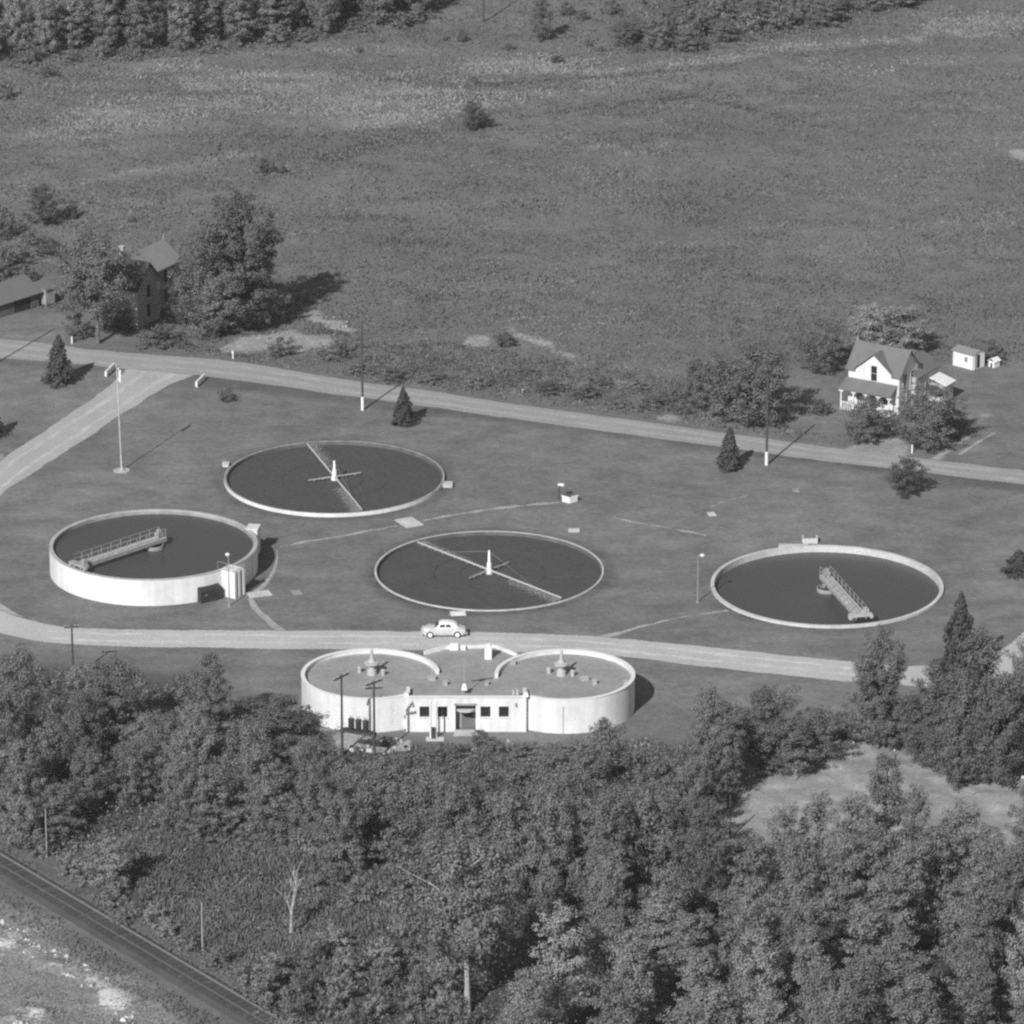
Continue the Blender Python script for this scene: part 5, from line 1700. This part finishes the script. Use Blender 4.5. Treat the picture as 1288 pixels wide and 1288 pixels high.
for u, v, h, w_, tn in ((22, 1060, 2.6, 46, 1.2), (50, 1075, 2.2, 40, 1.0), (86, 1098, 2.2, 32, 1.25), (105, 1112, 2.6, 30, 1.3), (140, 1140, 2.2, 38, 1.1), (165, 1155, 1.7, 34, .9), (195, 1165, 2.2, 36, 1.35),
                        (212, 1180, 2.0, 30, 1.2), (235, 1195, 2.0, 40, .95), (275, 1215, 2.2, 44, .9), (310, 1240, 2.4, 46, .9), (340, 1255, 2.6, 46, .85), (375, 1275, 2.8, 50, .85), (150, 1165, 1.4, 26, 1.1)):
    tree('shrub', u, v, h, w_, HG[0], HG[1], tn)

MG = ('bush in the low brush between the left wood and the meadow', 'bushes above the meadow')
for u, v, h, w_, tn in ((200, 1045, 2.4, 44, .9), (250, 1055, 2.2, 46, .95), (300, 1050, 3.0, 50, .95), (350, 1065, 2.6, 50, .9), (400, 1075, 3.2, 56, .9), (440, 1100, 3.4, 60, .85), (410, 1120, 2.6, 50, .8), (455, 1140, 3.0, 56, .85), (490, 1085, 3.2, 60, .8), (515, 1100, 3.0, 60, .85), (500, 1120, 2.6, 56, .85), (540, 1115, 3.0, 60, .8)):
    tree('shrub', u, v, h, w_, MG[0], MG[1], tn)

TG = ('pale leafy tree in the far tree line across the top left', 'trees of the far tree line')
fill([(-30, 82), (60, 74), (130, 72), (230, 66), (320, 57), (430, 44), (540, 20), (540, -8), (420, 0), (200, -15), (-30, -20)], 4.6, 2500,
     lambda p: tree(random.choice(('tall', 'broad')), 0, 0, random.uniform(8, 12), random.uniform(34, 50), TG[0], TG[1], random.uniform(.9, 1.3), world=p))
fill([(-30, 88), (100, 78), (330, 60), (430, 49), (545, 25), (540, 15), (430, 40), (320, 50), (100, 66), (-30, 74)], 3.4, 900,
     lambda p: tree('shrub', 0, 0, random.uniform(1.8, 3.4), random.uniform(22, 34), 'low bush at the foot of the far tree line, top left', 'bushes of the far tree line', random.uniform(.8, 1.15), world=p))
SG = ('bushy scrub tree in the thicket along the top right of the field', 'scrub of the far thicket')
fill([(780, 60), (880, 66), (940, 52), (1040, 34), (1150, 5), (1180, -12), (900, -12), (830, 20)], 4.4, 1200,
     lambda p: tree(random.choice(('broad', 'shrub')), 0, 0, random.uniform(2.6, 5.5), random.uniform(30, 48), SG[0], SG[1], random.uniform(.75, 1.1), world=p))
for u, v, h, w_ in ((712, 20, 2.2, 20), (735, 26, 1.6, 18), (740, 58, 1.0, 12), (757, 66, 1.0, 14), (770, 20, 2.5, 24), (800, 66, 1.2, 16), (830, 64, 1.4, 20), (850, 60, 1.2, 16), (640, 62, 0.9, 14), (700, 78, 0.9, 20), (560, 52, .8, 10), (452, 66, 1.0, 12)):
    tree('shrub', u, v, h, w_, 'small dark scrub bush scattered over the far dry grass', 'scattered scrub of the far field', .62)
LF = ('weedy bush at the left edge of the field behind the barn', 'bushes behind the barn')
for u, v, h, w_, tn in ((4, 300, 4.0, 36, .6), (-4, 350, 5, 40, .8), (20, 330, 2.6, 40, .9), (100, 320, 2.4, 40, .85), (40, 310, 2.0, 34, .85), (8, 372, 2.0, 30, .5), (30, 352, 2, 30, .7)):
    tree('shrub', u, v, h, w_, LF[0], LF[1], tn)
tree('shrub', 8, 125, 2.6, 22, 'dark bush at the left edge below the far tree line', tone=.6)
tree('shrub', 60, 97, 1.6, 26, 'dark low bush just below the far tree line at the left', tone=.55)


# ------------------------------------------------------------------ bare dead tree in the meadow
def dead_tree(u, v, h, label, seed, r0=0.2):
    rs = random.Random(seed)
    t = thing('dead_tree', label, 'tree', P(u, v))
    mb = MB()

    def grow(p, d, ln, r, depth):
        q = p + d * ln
        mb.tube(p, q, r, r * 0.65, 6)
        if depth == 0:
            return
        for _ in range(3 if depth > 1 else 2):
            nd = (d + Vector((rs.uniform(-.65, .65), rs.uniform(-.65, .65), rs.uniform(-.1, .35)))).normalized()
            grow(p.lerp(q, rs.uniform(0.55, 1.0)), nd, ln * rs.uniform(.55, .8), r * 0.55, depth - 1)
    grow(Vector((0, 0, -0.2)), Vector((0.03, 0, 1)), h * 0.42, r0, 3)
    o = mb.build('trunk', M['bark'], t)
    o.color = (2.4, 2.4, 2.4, 1)


dead_tree(366, 1178, 7.5, 'bare pale dead tree standing in the meadow above the bushes', 3, 0.22)
dead_tree(1000, 983, 2.6, 'small bare leaning stem on the edge of the clearing', 8, 0.07)


# ------------------------------------------------------------------ ground plants (stuff)
def in_polys(px_list, n):
    out = []
    polys = [gpoly(p) for p in px_list]
    x0 = min(q.x for p in polys for q in p)
    x1 = max(q.x for p in polys for q in p)
    y0 = min(q.y for p in polys for q in p)
    y1 = max(q.y for p in polys for q in p)
    x, y = rng.uniform(x0, x1, n), rng.uniform(y0, y1, n)
    k = np.zeros(n, bool)
    for p in polys:
        k |= inside(x, y, p)
    return x[k], y[k]


def ground_z(x, y):
    i = np.clip(((x + 100) / 0.5).astype(int) + 5, 0, nx - 1)
    j = np.clip(((y + 170) / 0.5).astype(int) + 5, 0, ny - 1)
    return Z[i, j], m_lawn[i, j], m_dirt[i, j], m_soft[i, j]


def tufts(name, px_list, n, h0, h1, wd, m, keep_dirt=0.1, dense=None, softk=0.8):
    x, y = in_polys(px_list, n)
    z, lw, dt, sf = ground_z(x, y)
    k = (lw < 0.35) & (rng.random(len(x)) > dt * (1 - keep_dirt) * 1.2) & (rng.random(len(x)) > sf * softk)
    if dense is not None:
        k &= rng.random(len(x)) < np.clip(dense(x, y), 0, 1)
    x, y, z = x[k], y[k], z[k]
    n = len(x)
    a = rng.random(n) * math.pi * 2
    h = h0 + (h1 - h0) * rng.random(n) ** 1.5
    h *= 0.55 + 0.9 * smooth_noise(x, y, 5.0, 77)
    w_ = wd * (0.6 + 0.8 * rng.random(n))
    lx, ly = rng.normal(0, 0.22, n) * h, rng.normal(0, 0.22, n) * h
    dx, dy = np.cos(a) * w_, np.sin(a) * w_
    b0 = np.stack([x - dx, y - dy, z - 0.03], -1)
    b1 = np.stack([x + dx, y + dy, z - 0.03], -1)
    t0 = np.stack([x + lx + dx * 0.6, y + ly + dy * 0.6, z + h], -1)
    t1 = np.stack([x + lx - dx * 0.6, y + ly - dy * 0.6, z + h * 0.9], -1)
    o = link(name, np_mesh(name, np.stack([b0, b1, t0, t1], 1).reshape(-1, 3), 4, m))
    return o


tag(tufts('field_weeds', [[(-120, -20), (1420, -20), (1420, 586), (1288, 588), (1060, 561), (850, 532), (660, 506), (430, 473), (300, 453), (160, 436), (60, 392), (-120, 395)]], 330000, 0.08, 0.28, 0.19, M['weed'],
          dense=lambda x, y: 0.35 + 0.9 * smooth_noise(x, y, 11, 91)), 'tall rough weeds covering the wide field beyond the main road', 'weeds', kind='stuff')
tag(tufts('dry_grass', SOFT + TRACKS, 150000, 0.10, 0.34, 0.15, M['drygrass'], dense=lambda x, y: ground_z(x, y)[3] * 1.6, softk=0.0), 'pale dry grass in streaks over the far field', 'grass', kind='stuff')
tag(tufts('meadow_reeds', [[(130, 1060), (220, 1040), (330, 1045), (450, 1080), (500, 1140), (480, 1200), (400, 1230), (320, 1235), (230, 1180), (150, 1120)]], 70000, 0.25, 0.85, 0.075, M['reed']),
    'tall reedy grass in the meadow above the railway', 'reeds', kind='stuff')
tag(tufts('railway_grass', [[(-60, 1040), (0, 1062), (120, 1130), (340, 1262), (420, 1330), (380, 1340), (280, 1250), (0, 1075)], [(-60, 1075), (0, 1112), (150, 1205), (300, 1300), (250, 1300), (0, 1150), (-60, 1120)]], 26000, 0.1, 0.4, 0.09, M['weed'], 0.5),
    'short rough grass along both sides of the railway', 'grass', kind='stuff')
tag(tufts('waste_grass', [[(-60, 1140), (0, 1165), (160, 1240), (260, 1320), (-60, 1320)]], 16000, 0.04, 0.16, 0.10, M['drygrass'], 0.8),
    'thin grass on the waste ground in the bottom left corner', 'grass', kind='stuff')


def brush(name, px_list, n, r0, r1, per, leaf, m):
    x, y = in_polys(px_list, n)
    z, lw, dt, sf = ground_z(x, y)
    k = (lw < 0.4) & (dt < 0.35)
    x, y = x[k], y[k]
    parts = []
    for a, b in zip(x, y):
        r_ = random.uniform(r0, r1)
        dirs = unit(per)
        dirs[:, 2] = np.abs(dirs[:, 2])
        c_ = np.array([a, b, 0]) + dirs * (r_ * (0.5 + 0.5 * rng.random(per)))[:, None] * np.array([1.1, 1.1, random.uniform(0.6, 1.3)])
        parts.append(leaf_quads(c_, dirs + rng.normal(0, 0.5, (per, 3)) + np.array([0, 0, 0.4]), leaf * (0.6 + 0.8 * rng.random(per))))
    return link(name, np_mesh(name, np.concatenate(parts).reshape(-1, 3), 4, m))


tag(brush('undergrowth', [DARK[0], DARK[1]], 7000, 0.5, 1.5, 40, 0.14, M['brush']), 'low undergrowth covering the floor of the woods', 'undergrowth', kind='stuff')
tag(brush('far_undergrowth', [[(-30, 92), (100, 82), (330, 62), (430, 50), (545, 24), (540, -10), (-30, -10)], [(780, 66), (880, 70), (940, 56), (1040, 38), (1150, 5), (1180, -12), (900, -12), (830, 20)]], 3600, 0.5, 1.5, 36, 0.15, M['brush']), 'low undergrowth at the foot of the far trees', 'undergrowth', kind='stuff')
tag(brush('roadside_brush', [[(430, 440), (560, 430), (700, 455), (860, 480), (870, 530), (700, 505), (560, 488), (430, 465)], [(170, 425), (260, 420), (300, 440), (380, 450), (430, 466), (300, 450), (180, 436)],
                             [(400, 405), (450, 425), (470, 445), (440, 460), (390, 430)]], 2300, 0.3, 0.95, 34, 0.10, M['brush']), 'tangled weeds along the far side of the main road', 'weeds', kind='stuff')
tag(brush('field_edge_brush', [[(395, 195), (470, 178), (560, 165), (600, 158), (600, 164), (520, 180), (440, 200), (400, 205)], [(860, 92), (930, 80), (1060, 60), (1060, 63), (930, 84), (860, 98)],
                               [(650, 148), (800, 126), (870, 120), (960, 140), (1040, 160), (1040, 163), (960, 143), (870, 124), (800, 130), (650, 152)], [(560, 108), (700, 100), (860, 88), (1000, 70), (1130, 59), (1130, 62), (1000, 74), (860, 92), (700, 104), (560, 112)]], 16000, 0.25, 0.7, 18, 0.12, M['brush']),
    'thin line of darker brush along the old field boundary', 'brush', kind='stuff')


# rubble
def rubble(name, px_list, n, s0, s1, label):
    x, y = in_polys(px_list, n)
    mb = MB()
    for a, b in zip(x, y):
        s = s0 + (s1 - s0) * random.random() ** 2.5
        vs = []
        for (ux, uy, uz) in ((1, 1, -1), (-1, 1, -1), (-1, -1, -1), (1, -1, -1), (.7, .7, 1), (-.7, .7, 1), (-.7, -.7, 1), (.7, -.7, 1)):
            vs.append((a + s * ux * random.uniform(.6, 1.3), b + s * uy * random.uniform(.6, 1.3), s * 0.45 + s * 0.6 * uz * random.uniform(.5, 1.1)))
        mb.add(vs, [(0, 1, 2, 3), (7, 6, 5, 4), (0, 4, 5, 1), (1, 5, 6, 2), (2, 6, 7, 3), (3, 7, 4, 0)])
    return tag(mb.build(name, M['rubble']), label, 'rubble', kind='stuff')


rubble('clearing_rubble', [[(1060, 922), (1110, 925), (1185, 948), (1200, 962), (1150, 955), (1100, 936), (1050, 935)], [(1232, 965), (1300, 955), (1300, 985), (1240, 985)]], 330, 0.06, 0.32, 'pale broken stone along the upper edge of the clearing')
rubble('embankment_rubble', [[(-20, 1150), (20, 1165), (60, 1190), (110, 1215), (150, 1240), (170, 1270), (165, 1290), (140, 1275), (110, 1245), (60, 1215), (20, 1195), (-20, 1180)], [(0, 1278), (40, 1274), (50, 1290), (0, 1290)]], 2600, 0.03, 0.26,
       'pale broken stone tipped along the bank below the railway')
rubble('bank_rubble', [[(262, 443), (300, 427), (350, 413), (420, 420), (432, 434), (385, 446), (320, 449)], [(372, 392), (395, 388), (452, 411), (440, 420), (410, 408)]], 520, 0.03, 0.10, 'pale lumpy soil and stone on the bank right of the brick house')
rubble('yard_rubble', [[(436, 935), (470, 930), (520, 925), (520, 945), (480, 950), (440, 952)], [(585, 945), (640, 925), (640, 935), (620, 950)]], 130, 0.06, 0.36, 'broken concrete lumps dumped below the white building front')
p = P(254, 1080)
tag(MB().box((0, 0, 0.28), (1.1, 0.3, 0.10), 0.1).box((0, 0, 0.12), (0.1, 0.1, 0.25)).build('plank', M['trim'], None, p), 'pale plank lying in the meadow grass', 'plank')
p = P(511, 945)
t = thing('concrete_pipe', 'short pale concrete pipe with dark mouth near the left front corner of the building', 'pipe', p, R(-15))
pm = MB()
n = 18
for y, rr in ((0, 0.42), (1.1, 0.42), (1.1, 0.32), (0, 0.32)):
    for i in range(n):
        a = 2 * math.pi * i / n
        pm.v.append((rr * math.cos(a), y, 0.42 + rr * math.sin(a)))
for k in range(4):
    for i in range(n):
        j = (i + 1) % n
        l = (k + 1) % 4
        pm.f.append((k * n + i, l * n + i, l * n + j, k * n + j))
pm.build('shell', M['concrete'], t)
MB().box((0, 0.55, 0.04), (0.9, 0.3, 0.12)).build('cradle', M['old_concrete'], t)

hz = MB().box((0, 500, 113.0), (6800, 8000, 234.0))
hm_ = bpy.data.materials.new('haze')
hm_.use_nodes = True
hn = hm_.node_tree
hn.nodes.remove(hn.nodes['Principled BSDF'])
pv = hn.nodes.new('ShaderNodeVolumePrincipled')
pv.inputs['Color'].default_value = (0.9, 0.9, 0.9, 1)
pv.inputs['Density'].default_value = 0.00005
hn.links.new(pv.outputs[0], hn.nodes['Material Output'].inputs['Volume'])
ho_ = hz.build('haze', hm_)
ho_['kind'] = 'stuff'
sc.cycles.volume_bounces = 0
sc.cycles.use_denoising = False

print('TREES', COUNT, sum(COUNT.values()))
